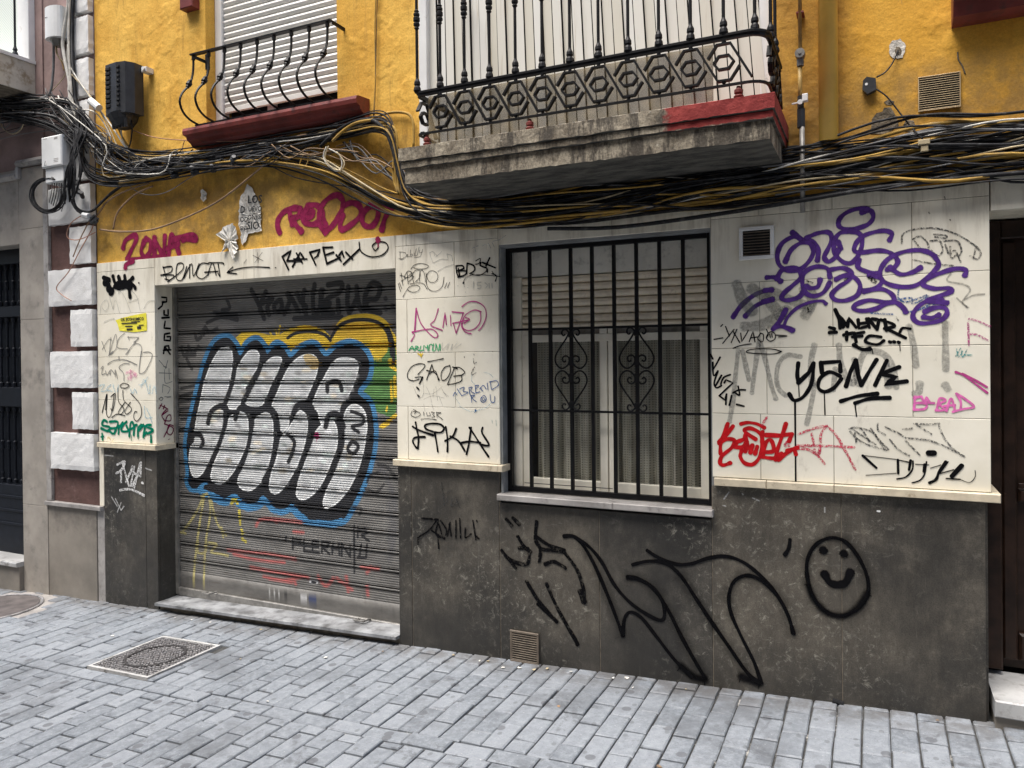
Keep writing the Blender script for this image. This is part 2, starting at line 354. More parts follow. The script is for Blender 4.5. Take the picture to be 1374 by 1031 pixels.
def paint_mat(name, col, style):
    b = NB(name); uv = b.n.new('ShaderNodeUVMap'); sx = b.n.new('ShaderNodeSeparateXYZ'); b.l(uv.outputs[0], sx.inputs[0])
    v = b.math('ABSOLUTE', sx.outputs[1])
    if style == 'marker':
        al = b.math('MULTIPLY', b.ramp(v, 1.0, .9), b.ramp(b.noise(90, 5, .8), .70, .62, .35, 1))
    elif style == 'spray':
        e = b.math('ADD', v, b.math('MULTIPLY', b.math('SUBTRACT', b.noise(420, 3, .8), .5), .5))
        al = b.ramp(e, .98, .70)
    elif style == 'haze':     # thin overspray halo
        e = b.math('ADD', v, b.math('MULTIPLY', b.math('SUBTRACT', b.noise(420, 3, .8), .5), .8))
        al = b.math('MULTIPLY', b.ramp(e, 1.05, .1), .22)
    elif style == 'fog':      # wide overspray
        e = b.math('ADD', v, b.math('MULTIPLY', b.math('SUBTRACT', b.noise(420, 3, .8), .5), .7))
        al = b.math('MULTIPLY', b.ramp(e, 1.05, .15), .9)
    elif style == 'worn':
        al = b.math('MULTIPLY', b.ramp(v, 1.0, .75), b.ramp(b.noise(34, 8, .85), .60, .50, .05, 1))
    elif style == 'dry':
        al = b.math('MULTIPLY', b.ramp(v, 1.0, .8), b.ramp(b.noise(130, 6, .85), .56, .46, 0, .95))
    else:                     # faint
        al = b.math('MULTIPLY', b.ramp(v, 1.0, .7), b.ramp(b.noise(60, 6, .8), .7, .4, .12, .5))
    c = b.mix(b.ramp(b.noise(30, 5, .7), .35, .7), tuple(q*.8 for q in col), tuple(min(1, q*1.25) for q in col))
    return b.fin(c, .85, None, alpha=al, spec=.05)
build_materials()
def struct(name, mb, mat, label):
    o = mb.build(name, mat); o['kind'] = 'structure'; o['label'] = label; o['category'] = 'ground'; return o
# ================================================================= STREET
base = MB()
xs = list(np.arange(-30, 30.1, 1.0))
for i, x in enumerate(xs): base.v += [(x, -16, gz(x)-.012), (x, .6, gz(x)-.012)]
base.f = [(2*i, 2*i+2, 2*i+3, 2*i+1) for i in range(len(xs)-1)]
struct('street_bed', base, MT['grout'], 'dark sandy bedding showing between the paving setts').__setitem__('category', 'road')
pv = MB()
MHX0, MHX1, MHY0, MHY1 = -4.03, -3.53, -.885, -.365
RC = (-5.77, -.41, .35)        # round cover at the left
def sett(x0, x1, y0, y1):
    if x1 > MHX0 and x0 < MHX1 and y1 > MHY0 and y0 < MHY1:
        # trim setts around the square cover
        if y0 < MHY0 < y1 and MHY0-y0 > .04: y1 = MHY0-.004
        elif y0 < MHY1 < y1 and y1-MHY1 > .04: y0 = MHY1+.004
        elif x0 < MHX0 < x1 and MHX0-x0 > .03: x1 = MHX0-.004
        elif x0 < MHX1 < x1 and x1-MHX1 > .03: x0 = MHX1+.004
        else: return
    cx, cy = (x0+x1)/2, (y0+y1)/2
    if (cx-RC[0])**2+(cy-RC[1])**2 < (RC[2]+.05)**2: return
    g = .0026+random.random()*.0016; gy_ = .0040+random.random()*.003; x0 += g; x1 -= g; y0 += gy_; y1 -= gy_
    b = .005; dz = random.gauss(0, .0016); tx = random.gauss(0, .008); ty = random.gauss(0, .008)
    def Z(x, y): return gz(x)+dz+(x-cx)*tx+(y-cy)*ty
    j = lambda: random.uniform(-.0022, .0022)
    n = len(pv.v); o = [(x0+j(),y0+j()),(x1+j(),y0+j()),(x1+j(),y1+j()),(x0+j(),y1+j())]; i = [(x0+b,y0+b),(x1-b,y0+b),(x1-b,y1-b),(x0+b,y1-b)]
    pv.v += [(x,y,Z(x,y)) for x,y in i]+[(x,y,Z(x,y)-b) for x,y in o]+[(x,y,Z(x,y)-.03) for x,y in o]
    pv.f.append((n,n+1,n+2,n+3))
    for k in range(4):
        q = (k+1)%4; pv.f += [(n+k,n+k+4,n+q+4,n+q),(n+k+4,n+k+8,n+q+8,n+q+4)]
PX = .1035; BY0, BY1 = -.995, -.895
nx = int(13.6/PX)
for i in range(nx):
    x0 = -10.2+i*PX; x1 = x0+PX
    ph = (i % 2)*.1+random.uniform(-.025, .025)
    y = .02; first = True
    while y > BY1+.001:
        L = .205 if not first else .05+ph+.02; first = False
        yn = max(BY1, y-L)
        if yn-BY1 < .05: yn = BY1
        sett(x0, x1, yn, y); y = yn
    y = BY0; first = True; ph = (i % 2)*.1+random.uniform(-.03, .03)
    while y > -3.9:
        L = .205 if not first else .06+ph; first = False
        sett(x0, x1, y-L, y); y -= L
x = -10.2
while x < 3.4:
    L = random.choice((.19, .2, .21)); sett(x, x+L, BY0, BY1); x += L
struct('street', pv, MT['setts'], 'grey granite setts laid across the sloping street')
# ================================================================= YELLOW BUILDING
YB = thing('yellow_building', 'ochre yellow building with white tiled ground floor covered in graffiti', 'building', (-2.4, 0, gz(-2.4)))
X0, X1 = -5.12, .432           # tiled frontage
GX0, GX1, GZ = -4.515, -2.513, .525       # garage opening
WX0, WX1, WZ0, WZ1 = -1.845, -.708, -.765, .612   # ground window
BX0, BX1, BZ0 = -2.34, -.43, 1.05       # balcony door
UX0, UX1, UZ0 = -4.012, -2.925, 1.53     # upper left window
DX0, DZ1 = .432, .587                   # right doorway
TOPZ = 7.5
def holes_wall(x0, x1, z0, z1, y, holes, depth, mb=None):
    mb = mb or MB(); X = sorted({x0, x1}|{h[0] for h in holes}|{h[1] for h in holes}); Z = sorted({z0, z1}|{h[2] for h in holes}|{h[3] for h in holes})
    X = [q for q in X if x0 <= q <= x1]; Z = [q for q in Z if z0 <= q <= z1]
    idx = {}
    def V(a, b):
        if (a, b) not in idx: idx[(a, b)] = len(mb.v); mb.v.append((a, y, b))
        return idx[(a, b)]
    for a, b in zip(X, X[1:]):
        for c, d in zip(Z, Z[1:]):
            mx, mz = (a+b)/2, (c+d)/2
            if any(h[0] < mx < h[1] and h[2] < mz < h[3] for h in holes): continue
            mb.f.append((V(a,c), V(b,c), V(b,d), V(a,d)))
    for h in holes:
        a, b, c, d = h; b = min(b, x1)
        mb.add([(a,y,c),(a,y+depth,c),(a,y+depth,d),(a,y,d)], [(0,1,2,3)])
        mb.add([(b,y,c),(b,y+depth,c),(b,y+depth,d),(b,y,d)], [(3,2,1,0)])
        mb.add([(a,y,d),(a,y+depth,d),(b,y+depth,d),(b,y,d)], [(0,1,2,3)])
        if c > z0: mb.add([(a,y,c),(a,y+depth,c),(b,y+depth,c),(b,y,c)], [(3,2,1,0)])
    return mb
wall = holes_wall(X0+.001, 3.2, .5, TOPZ, .012, [(GX0-.01, GX1+.01, .5, .70), (WX0-.01, WX1+.01, .5, WZ1+.01), (BX0, BX1, BZ0, 3.2), (UX0, UX1, UZ0, 3.3), (DX0-.02, 1.4, .5, .70)], .22)
wall.build('plaster_wall', MT['plaster'], YB, 'ochre yellow plaster, stained and cracked')
# blocking mass behind everything (unlit interior)
back = holes_wall(X0-.0, 3.2, -2.1, TOPZ, .45, [], 0); back.box(-5.2, 3.2, .46, .6, TOPZ, TOPZ+.05); back.build('interior', MT['room'], YB)
def panels(rects, mat, name, gap=.0012, bev=.0015, y=0., depth=.02, label=None):
    mb = MB()
    for (a, b, c, d) in rects: mb.box(a+gap, b-gap, y+random.uniform(0,.0008), y+depth, c+gap, d-gap, bev)
    return mb.build(name, mat, YB, label)
R0, R1, R2, R3, R4, R5 = -.582, -.276, .033, .342, .651, .717
T = []
for a, b in ((R0,R1),(R1,R2),(R2,R3),(R3,R4),(R4,R5)): T.append((X0+.005, GX0, a, b))      # left column
for a, b in ((GX0, -3.6), (-3.6, GX1)): T.append((a, b, GZ, R5))                            # lintel
def prow(z0, z1, cuts, x0, x1):
    c = [x0]+[q for q in cuts if x0+.02 < q < x1-.02]+[x1]
    for a, b in zip(c, c[1:]): T.append((a, b, z0, z1))
for k, (a, b) in enumerate(((R0,R1),(R1,R2),(R2,R3),(R3,R4),(R4,R5))):
    prow(a, b, (-2.437,) if k % 2 == 0 else (-2.12,), GX1, WX0)
    xr = (-.485, -.170) if k % 2 == 0 else (-.455, .146)
    prow(a, b, xr if k != 3 else (.146,), WX1, X1)
T.append((WX0, -1.2, WZ1, R5)); T.append((-1.2, WX1, WZ1, R5))
T.append((X1+.003, 1.9, DZ1, .74)); T.append((1.4, 1.9, -.6, DZ1))
TILE = panels(T, MT['tile'], 'tile_cladding', label='white tiles covered with marker and spray tags')
bk = MB()
for a, b, c, d in ((X0+.004,GX0-.003,R0,R5-.002),(GX0-.003,GX1+.003,GZ+.002,R5-.002),(GX1+.003,WX0-.003,R0,R5-.002),(WX0-.003,WX1+.003,WZ1+.002,R5-.002),(WX1+.003,X1-.002,R0,R5-.002),(X1+.002,1.9,DZ1+.002,.735)):
    bk.box(a, b, .0045, .02, c, d)
bk.build('tile_mortar', MT['wallgrout'], YB)
# reveals of the white storey
def boxes(name, mat, parent, lst, label=None, b=0.0):
    r = []
    for q in lst:
        mb = MB(); mb.box(*q[:6], b if len(q) < 7 else q[6]); r.append(mb.build(name, MT[mat] if isinstance(mat, str) else mat, parent, label))
    return r
boxes('reveal', 'tile', YB, [(GX0-.05, GX0-.0005, .0215, .2, -.582, GZ), (GX0-.049, GX1+.02, .0215, .22, GZ+.001, .705), (X1-.06, X1-.001, .0215, .36, -.582, DZ1), (X1-.058, 1.9, .0215, .30, DZ1+.001, .705), (WX0-.05, WX0-.0006, .0215, .05, -.582, WZ1)])
# stone base
def base_rects():
    r = []; zb = -2.05
    for a, b in ((X0+.055,-4.63),(-4.63,GX0)): r.append((a, b, zb, -.622))
    for a, b in ((GX1,-2.42),(-2.42,WX0-.009)): r.append((a, b, zb, -.622))
    for a, b in ((WX0-.009,-1.283),(-1.283,WX1-.004)): r.append((a, b, zb, -.786))
    for a, b in ((WX1-.004,-.142),(-.142,X1-.02),): r.append((a, b, zb, -.622))
    return r
_br = base_rects()
STONEL = panels(_br[:2], MT['stone'], 'stone_base', gap=.0014, label='dark stone foot of the left pillar')
STONE = panels(_br[2:], MT['stone'], 'stone_base', gap=.0022, label='dark brown stone base with scuffs and black spray lines')
bk = MB(); bk.box(X0+.056, GX0-.003, .0045, .02, -2.05, -.63); bk.build('base_mortar', MT['wallgrout'], YB); bk = MB()
for a, b, c in ((GX1+.003,WX0-.01,-.63),(WX0-.01,WX1-.005,-.79),(WX1-.005,X1-.022,-.63)): bk.box(a, b, .0045, .02, -2.05, c)
bk.build('base_mortar', MT['wallgrout'], YB)
boxes('base_reveal', 'stone', YB, [(GX0-.05, GX0-.0005, .0215, .2, -2.05, -.625), (X1-.06, X1-.012, .0215, .36, -2.05, -.625), (WX0-.05, WX0-.0006, .0215, .06, -.80, -.625)])
mb = MB(); mb.box(X0+.004, X0+.052, .001, .02, -1.05, -.583, .002); mb.build('edge_strip', MT['tile'], YB)
# travertine ledge
z0, z1 = -.619, -.583
boxes('ledge', 'ledge', YB, [(X0+.02, GX0+.022, -.03, .0, z0, z1, .003), (GX1-.014, WX0, -.03, 0, z0, z1, .003), (WX1+.012, -.46, -.03, 0, z0, z1, .003), (-.457, -.17, -.03, 0, z0, z1, .003), (-.168, X1+.03, -.03, 0, z0, z1, .003),
 (GX0+.0005, GX0+.022, .001, .165, z0, z1), (WX0+.0005, WX0+.026, -.03, .085, z0+.0005, z1-.0005, .002), (X1+.0005, X1+.03, .001, .3, z0, z1)], 'cream travertine ledge above the dark base')
# red projecting pieces
rb = MB(); rb.box(-4.182, -4.063, -.05, .012, 2.35, 2.75, .006); rb.build('red_moulding', MT['red'], YB)
rb = MB(); rb.extrude_x([(.012,1.52),(-.13,1.52),(-.14,1.50),(-.13,1.455),(-.09,1.44),(-.07,1.385),(-.03,1.37),(.012,1.37)], .30, 1.9); rb.build('red_sill', MT['red'], YB, 'dark red window sill cut by the top edge at the right')
# ---------------- roller shutter with spray painting
def build_shutter():
    x0, x1 = GX0+.004, GX1+.055; zt, zb = .56, -1.60
    # paint canvas in metres on the plane
    RES = 400
    cw, chh = int((x1-x0)*RES)+2, int((zt-zb+.08)*RES)+2
    col = np.zeros((chh, cw, 3)); al = np.zeros((chh, cw))
    gx = x0+(np.arange(cw))/RES; gzv = zt-(np.arange(chh))/RES
    GX, GZZ = np.meshgrid(gx, gzv)
    YS = .17
    def tr(fr, pts):
        ox, oy, s = FR[fr]; return np.array([[*W(ox+x/s, oy+y/s, YS)][::2] for x, y in pts])
    def fill(fr, pts, c, a=1., sm=True):
        P = np.array(smooth([p+(0,) for p in pts], 5, True))[:, :2] if sm else np.array(pts, float)
        Q = tr(fr, P); inside = np.zeros(GX.shape, bool)
        i0 = np.clip(int((zt-Q[:,1].max())*RES)-1, 0, chh); i1 = np.clip(int((zt-Q[:,1].min())*RES)+2, 0, chh)
        sx, sz = GX[i0:i1], GZZ[i0:i1]; ins = np.zeros(sx.shape, bool)
        for (ax, az), (bx, bz) in zip(Q, np.roll(Q, -1, 0)):
            if az == bz: continue
            cnd = ((az > sz) != (bz > sz)) & (sx < (bx-ax)*(sz-az)/(bz-az)+ax); ins ^= cnd
        cc = col[i0:i1]; cc[ins] = cc[ins]*(1-a)+np.array(c)*a; al[i0:i1][ins] = np.maximum(al[i0:i1][ins], a)
    def stroke(fr, pts, w, c, a=1., closed=False, soft=.25, lin=False):
        P = [p+(0,) for p in pts]
        P = np.array(smooth(P, 5, closed))[:, :2] if not lin else np.array(P)[:, :2]
        Q = tr(fr, P); s = FR[fr][2]; mid = Q.mean(0)
        pm = abs(W(300, 500, YS)[2]-W(300, 501, YS)[2]); hw = w/s*pm*1.12/2
        for A, B in zip(Q, Q[1:]):
            i0 = max(0, int((zt-max(A[1],B[1])-hw)*RES)-1); i1 = min(chh, int((zt-min(A[1],B[1])+hw)*RES)+2)
            j0 = max(0, int((min(A[0],B[0])-hw-x0)*RES)-1); j1 = min(cw, int((max(A[0],B[0])+hw-x0)*RES)+2)
            if i1 <= i0 or j1 <= j0: continue
            sx, sz = GX[i0:i1,j0:j1], GZZ[i0:i1,j0:j1]; d = B-A; L = max(d@d, 1e-12)
            t = np.clip(((sx-A[0])*d[0]+(sz-A[1])*d[1])/L, 0, 1); ds = np.hypot(sx-A[0]-t*d[0], sz-A[1]-t*d[1])
            k = np.clip((hw-ds)/(hw*soft+1e-9), 0, 1)*a
            o = al[i0:i1,j0:j1]; cc = col[i0:i1,j0:j1]
            newa = np.maximum(o, k); mixf = np.where(newa > 0, k/np.maximum(newa,1e-6), 0)
            upd = k > 0
            cc[upd] = cc[upd]*(1-np.maximum(mixf, k)[upd][:,None])+np.array(c)*np.maximum(mixf, k)[upd][:,None]
            o[upd] = newa[upd]
    paint_shutter(fill, stroke)
    # grid following the pressed profile
    per = .1155; rows = []
    z = zt
    prof = []
    zz = zt; k = 0
    def pr(s):       # s: 0..1 down one slat -> y offset (positive = deeper)
        if s < .07: return .034
        if s < .145: return -.003
        if s < .225: return .036
        if s < .235: return .0
        q = (s-.235)/.765; return .0006+.0034*(.5-.5*math.cos(q*2*math.pi*6))**1.5
    ss = [0,.066,.074,.078,.140,.149,.221,.229]+[.235+.765*i/36 for i in range(0,36)]
    while zz > zb+.10:
        for s in ss:
            rows.append((zz-s*per, pr(s)))
        zz -= per
    rows = [r for r in rows if r[0] > zb+.10]
    rows += [(zb+.10-1e-4, 0.), (zb+.05, 0.), (zb-.03, 0.)]
    nc = 480; vs = []; cols = []
    xx = np.linspace(x0, x1, nc)
    jx = np.clip(((xx-x0)*RES).round().astype(int), 0, cw-1)
    V = np.zeros((len(rows), nc, 3)); A = np.zeros((len(rows), nc, 4))
    for i, (z, dy) in enumerate(rows):
        V[i,:,0] = xx; V[i,:,1] = YS+dy; V[i,:,2] = z
        iz = min(chh-1, max(0, int(round((zt-z)*RES)))); A[i,:,:3] = col[iz, jx]; A[i,:,3] = al[iz, jx]
    n = len(rows); idx = np.arange(n*nc).reshape(n, nc)
    f = np.stack([idx[:-1,:-1], idx[1:,:-1], idx[1:,1:], idx[:-1,1:]], -1).reshape(-1, 4)
    V = V.reshape(-1,3); c = (V.min(0)+V.max(0))/2
    me = bpy.data.meshes.new('roller_shutter'); me.vertices.add(len(V)); me.vertices.foreach_set('co', (V-c).ravel())
    me.loops.add(f.size); me.loops.foreach_set('vertex_index', f.ravel()); me.polygons.add(len(f))
    me.polygons.foreach_set('loop_start', np.arange(0, f.size, 4)); me.polygons.foreach_set('loop_total', np.full(len(f), 4)); me.update(calc_edges=True)
    at = me.color_attributes.new('paint', 'FLOAT_COLOR', 'POINT'); at.data.foreach_set('color', A.reshape(-1,4).ravel())
    me.materials.append(MT['shutter']); o = bpy.data.objects.new('roller_shutter', me); C.objects.link(o)
    o.parent = YB; o.location = Vector(c)-YB.location
    o['label'] = 'closed metal roller shutter painted with large silver and black bubble graffiti'
    return o
FR = {'A':(0,200,3.926),'B':(230,200,3.926),'C':(500,270,3.926),'D':(780,260,3.926),'E':(1024,260,3.926),'F':(0,430,3.926),'G':(220,430,3.926),
      'H':(500,500,3.926),'I':(1024,480,3.926),'J':(640,660,2.987),'K':(650,600,3.926),'L':(880,560,3.926),'M':(230,600,3.967),'N':(1130,560,4.684),
      'P':(530,310,6.447),'Q':(530,460,6.447),'S':(940,440,5.154),'T':(120,340,7.364),'U':(120,470,6.871),'V':(230,360,4.432),'O':(0,0,1.0)}
def pp(s): return [tuple(float(q) for q in t.split(',')) for t in s.split()]
BK = (.012,.012,.014); BLUE = (.055,.22,.42); SIL = (.56,.57,.56); YEL = (.80,.54,.03); GRN = (.10,.24,.06); ORG = (.60,.28,.02)
def paint_shutter(fill, stroke):
    # older black tag along the top
    for s in ('475,130 520,220 550,300','560,140 530,210 525,250','540,210 600,180 570,230 580,275','640,190 610,220 620,260 655,240 650,190',
              '670,270 700,200 690,150 720,190 750,250','745,150 770,200 800,230','790,130 780,200 800,280','850,100 840,180 850,290 880,240 890,130','900,130 890,200 900,280',
              '930,100 1010,90 1000,140 930,180 900,220 940,210 910,265 960,265','990,190 995,265','1050,110 1045,200 1055,265','1060,260 1100,180 1100,120','1100,110 1110,200 1130,250',
              '1150,250 1150,170 1190,90 1240,110 1220,180 1170,190 1160,240 1240,265','730,300 850,295 960,290 1010,292'):
        stroke('V', pp(s), 32, BK, .9)
    for s in ('1272,240 1274,242','1312,222 1314,224','1272,180 1274,183','760,258 762,260'): stroke('V', pp(s), 26, BK, .7)
    for s in ('330,190 345,240 300,250','250,265 390,275','270,290 390,300','210,325 300,290 390,310','140,390 150,425 175,410','175,390 195,360 190,395','200,350 225,380 270,360','60,470 75,520 110,480','100,465 125,510 160,465','80,520 140,515','90,540 120,600'): stroke('V', pp(s), 24, BK, .8)
    for s in ('90,360 130,350 160,345','90,400 150,380','85,430 150,420','85,470 140,465 150,500','90,520 150,515','80,580 130,560'): stroke('G', pp(s), 18, BK, .8)
    # yellow and green field to the right
    fill('V', pp('400,395 500,380 620,400 700,360 800,340 900,365 950,400 990,320 1060,280 1170,270 1260,300 1310,370 1320,520 400,520'), YEL)
    fill('G', pp('880,90 960,20 1090,0 1180,60 1215,190 1215,200 1120,200 900,200'), YEL)
    fill('V', pp('960,330 1080,310 1180,330 1280,400 1270,420 960,400'), ORG, .3)
    fill('G', pp('600,110 760,100 860,120 900,190 600,190'), YEL)
    fill('G', pp('1080,190 1150,160 1220,150 1222,480 1140,490 1060,430 1060,300'), GRN)
    fill('G', pp('1060,110 1150,100 1180,150 1140,200 1090,180'), YEL, .9)
    for s, w, c in (('1190,215 1225,225',26,YEL),('1190,240 1222,262',16,YEL),('1195,320 1200,430',14,YEL),('1175,455 1170,480',10,YEL),('1140,560 1222,500',18,YEL),('1150,560 1180,540',22,YEL),('1215,300 1218,400',20,YEL)):
        stroke('G', pp(s), w, c, .95)
    for x in range(0, 9): stroke('G', [(1095+x*6,160),(1096+x*6,205+ (x*37)%22)], 4, YEL, .8)
    stroke('V', pp('690,415 740,385 830,375 910,395 945,430'), 20, BK, 1); stroke('V', pp('950,410 990,350 1070,312 1180,310 1250,340 1290,400 1310,520'), 22, BK, 1)
    stroke('G', pp('1180,40 1205,120 1210,230'), 18, BK)
    for s in ('585,380 600,410','620,370 625,400','645,345 635,405'): stroke('V', pp(s), 14, YEL)
    # blue glow, black mass
    out = pp('130,800 118,640 150,480 190,320 225,200 270,115 330,90 375,130 400,185 440,125 490,105 530,150 545,175 590,130 630,150 665,195 720,150 790,130 850,190 905,150 980,125 1050,160 1080,220 1070,300 1020,380 1080,440 1105,560 1095,700 1050,850 985,985 940,1050 860,1060 760,1050 720,1030 672,985 620,1000 580,985 524,945 470,975 400,965 375,935 320,940 270,910 217,880 150,885 125,850')
    stroke('G', out, 52, BLUE, .97, closed=True, soft=.18)
    fill('G', out, BK)
    for s in ('217,870 190,900 260,935 320,960 375,930 430,985 500,975 530,940 580,1000 660,975 700,1020 740,1050',): stroke('G', pp(s), 40, BLUE, .95)
    stroke('G', pp('811,1010 815,1040 870,1075 930,1060'), 38, BLUE, .9)
    fill('G', pp('205,884 250,905 300,925 330,930 375,915 420,955 480,960 524,925 580,985 640,990 672,965 700,990 760,1035 850,1055 930,1040 985,960 900,900 300,860'), BK)
    lobes = ['330,135 358,160 362,230 340,350 318,435 280,440 240,470 222,540 240,560 255,520 290,480 318,490 310,560 290,640 250,720 200,810 155,830 132,780 130,700 150,640 165,540 190,420 215,310 255,210 295,150',
      '480,155 508,180 500,240 440,330 410,400 395,450 370,470 330,460 330,400 360,310 395,230 440,170',
      '400,480 440,500 450,560 440,650 400,740 350,820 290,865 240,840 250,770 290,680 320,580 340,520 370,490',
      '590,190 625,200 610,250 560,350 520,440 480,455 420,440 450,370 500,270 550,210',
      '540,485 575,520 580,620 560,740 520,840 450,900 390,880 385,820 430,700 460,600 480,520',
      '770,175 815,200 815,270 770,380 740,430 690,450 660,500 650,560 620,590 600,560 580,490 560,450 590,380 640,270 700,200',
      '720,475 760,510 760,590 730,700 680,810 600,910 550,900 555,820 590,720 600,640 640,590 680,530',
      '960,195 1020,210 1030,260 1000,350 960,420 930,460 940,500 870,490 830,560 800,480 770,460 800,370 850,280 900,210',
      '880,520 915,560 920,650 880,760 820,880 740,945 690,930 700,850 740,740 770,650 810,570',
      '1000,440 1050,460 1075,520 1070,620 1040,750 980,880 900,970 840,990 830,950 870,850 920,730 945,620 940,540 960,470']
    for l in lobes:
        P = pp(l); cx = sum(p[0] for p in P)/len(P); cy = sum(p[1] for p in P)/len(P); P = [(cx+(p[0]-cx)*(.92 if l is not lobes[0] else .97), cy+(p[1]-cy)*.985) for p in P]
        fill('G', P, SIL); stroke('G', P, 7, (.84,.85,.83), 1, closed=True)
    r = random.Random(3)
    for l in lobes:      # mottled aluminium paint
        P = pp(l); cx = sum(p[0] for p in P)/len(P); cy = sum(p[1] for p in P)/len(P)
        for _ in range(16):
            t = r.random(); q = r.choice(P); x = cx+(q[0]-cx)*t*.7; y = cy+(q[1]-cy)*t*.75
            g = r.choice((.30,.36,.46,.74,.84,.34)); tint = r.choice(((1,1,1),(1,1,.97),(.95,1.05,.98),(1.1,1.0,.8)))
            stroke('G', [(x,y),(x+r.uniform(15,40),y+r.uniform(-6,6))], r.uniform(16,34), tuple(g*k for k in tint), .65, soft=.95)
    fill('G', pp('735,185 770,178 810,205 812,250 780,260 745,225'), (.55,.40,.16), .9)
    for s, w in (('368,140 378,200 360,320 335,400 320,440',30),('515,190 502,260 447,370 412,440',30),('640,190 620,260 580,350 540,430',32),('832,200 822,280 787,370 757,430',32),('322,480 318,560 290,650 250,740 212,820',30),('465,540 455,600 435,690 400,780 365,840',28),('592,520 602,600 582,700 552,790 522,850',28),('790,500 780,600 745,700 710,790 680,860',30),('938,560 935,660 900,760 860,850 810,915',30),('150,600 190,605 205,640 195,665',26),('160,590 150,640',18),('230,540 250,480 300,450 330,470 320,560',30),('375,520 400,460 450,470 465,540',28),('370,480 378,520',22),
                 ('470,490 540,455 590,500 600,580',28),('670,520 700,450 760,440 790,500 780,600',30),('850,560 870,500 920,500 945,560',30),('860,375 865,330 920,325 935,370',24),
                 ('650,600 685,640 675,700 655,745',22),('985,480 1045,505 1045,545 990,560 1025,590',18),('935,500 945,450 1000,415 1060,440',26)):
        stroke('G', pp(s), w, BK)
    stroke('G', pp('970,665 995,640 1022,665 1000,700 972,690'), 20, BK, closed=True)
    stroke('G', pp('803,605 806,612'), 30, (.35,.02,.12), .95); stroke('G', pp('803,620 804,640'), 5, (.35,.02,.12), .9)
    for v_ in (0, 1, 2): stroke('M', [(20,712+v_*18),(330,752+v_*18),(700,808+v_*18),(1210,905+v_*18)], 34, (.07,.065,.058), .55, soft=.9)
    for q_ in range(40): stroke('M', [(r.uniform(40,1200), r.uniform(100,800)) for _ in (0,)]+[(0,0)] if False else [(40+q_*29, 690+q_*4+r.uniform(-60,60)), (40+q_*29+r.uniform(10,40), 700+q_*4)], r.uniform(10,30), (.06,.055,.05), .3, soft=.95)
    # bottom scribbles
    YG = (.55,.48,.16)
    for s in ('170,260 130,350 60,450','175,255 150,400 125,600 118,720','200,270 205,360 180,520 172,730','210,280 240,400 290,470','50,455 75,462','265,430 275,480','140,500 140,560 180,560 185,500','200,510 240,520 210,560 260,570 300,580','160,260 190,250'): stroke('M', pp(s), 16, YG, .6)
    for s in ('325,280 345,290','360,340 365,410','372,440 378,462','375,490 395,505','318,300 338,280 350,300'): stroke('M', pp(s), 18, (.60,.50,.05), .85)
    RD = (.50,.10,.09)
    for s in ('450,420 480,385 600,390 690,400','540,385 560,400','650,450 700,455','300,550 400,560 520,570 660,600','330,570 450,600 600,615','420,640 520,660 700,690','490,690 600,710 700,690 730,700','520,700 640,720','640,680 660,730','780,690 820,740 860,700','880,700 960,760','1010,640 1100,650','930,690 940,770','1040,740 1045,790','1060,640 1040,670'): stroke('M', pp(s), 26, RD, .75, soft=.8)
    # POERANIS-like vertical lettering
    for s in ('610,480 608,500','645,485 645,545','645,490 685,495 685,520 645,520','705,495 705,555 750,560','690,525 740,530','750,500 750,560','750,500 780,505','750,530 780,533','750,560 785,565','800,505 800,565','800,505 840,510 830,535 800,535 840,570','860,515 855,570','850,540 890,545','890,515 893,575','905,580 905,515 950,585 950,525','972,420 972,670','990,430 990,480','1000,440 1030,435 1040,460 1010,470 1050,500','1010,520 1000,580','1040,520 1035,590 990,590'):
        stroke('M', pp(s), 13, BK, .95, lin=True)
    for s in ('1040,190 1060,150 1110,130','1030,220 1090,240 1130,200','1020,240 1100,250','960,320 1010,330 1000,360'): stroke('M', pp(s), 14, BK, .7)
    for s in ('1090,90 1130,130 1170,230 1190,330','1160,300 1170,400 1160,500','1180,380 1185,470 1160,600'): stroke('M', pp(s), 46, (.10,.10,.11), .5, soft=.9)
    stroke('M', pp('1100,95 1150,110 1190,160'), 20, BK, .7)
    for x, y in ((520,765),(545,770),(570,775),(650,780),(690,795),(845,812)): stroke('M', [(x,y),(x+3,y+6)], 8, (.6,.6,.58), .8)
    stroke('M', pp('740,715 770,720'), 22, (.6,.6,.6), .9); stroke('M', pp('748,718 765,721'), 12, BK, 1)
    stroke('M', pp('690,792 715,800'), 16, (.6,.6,.6), .9); stroke('M', pp('735,798 765,806'), 20, (.04,.06,.16), .9); stroke('M', pp('780,800 800,803'), 14, (.2,.18,.2), .9)
    stroke('M', pp('608,792 612,796'), 22, BK, .8); stroke('M', pp('568,795 570,800'), 10, BK, .8)
SHUT = build_shutter()
mb = MB(); 
mb.box(GX0+.003, GX1+.05, .150, .168, -1.668, -1.612, .003); sb = mb.build('bottom_bar', MT['steel'], SHUT)
hd = MB()
for px, py in ((852,0),):
    pass
for u, v in ((283,795), (487,831)):
    p = W(u, v, .15); hd = MB(); hd.tube([(p[0]-.03,.15,p[2]),(p[0]-.03,.10,p[2]+.005),(p[0]+.05,.09,p[2]+.012),(p[0]+.055,.15,p[2]+.01)], .006, 6); hd.build('handle', MT['steel'], SHUT)
# lintel shadow-box and side guides
mb = MB(); mb.box(GX0+.0005, GX0+.022, .145, .169, -1.66, GZ-.002); mb.build('side_guide', MT['gas'], SHUT)
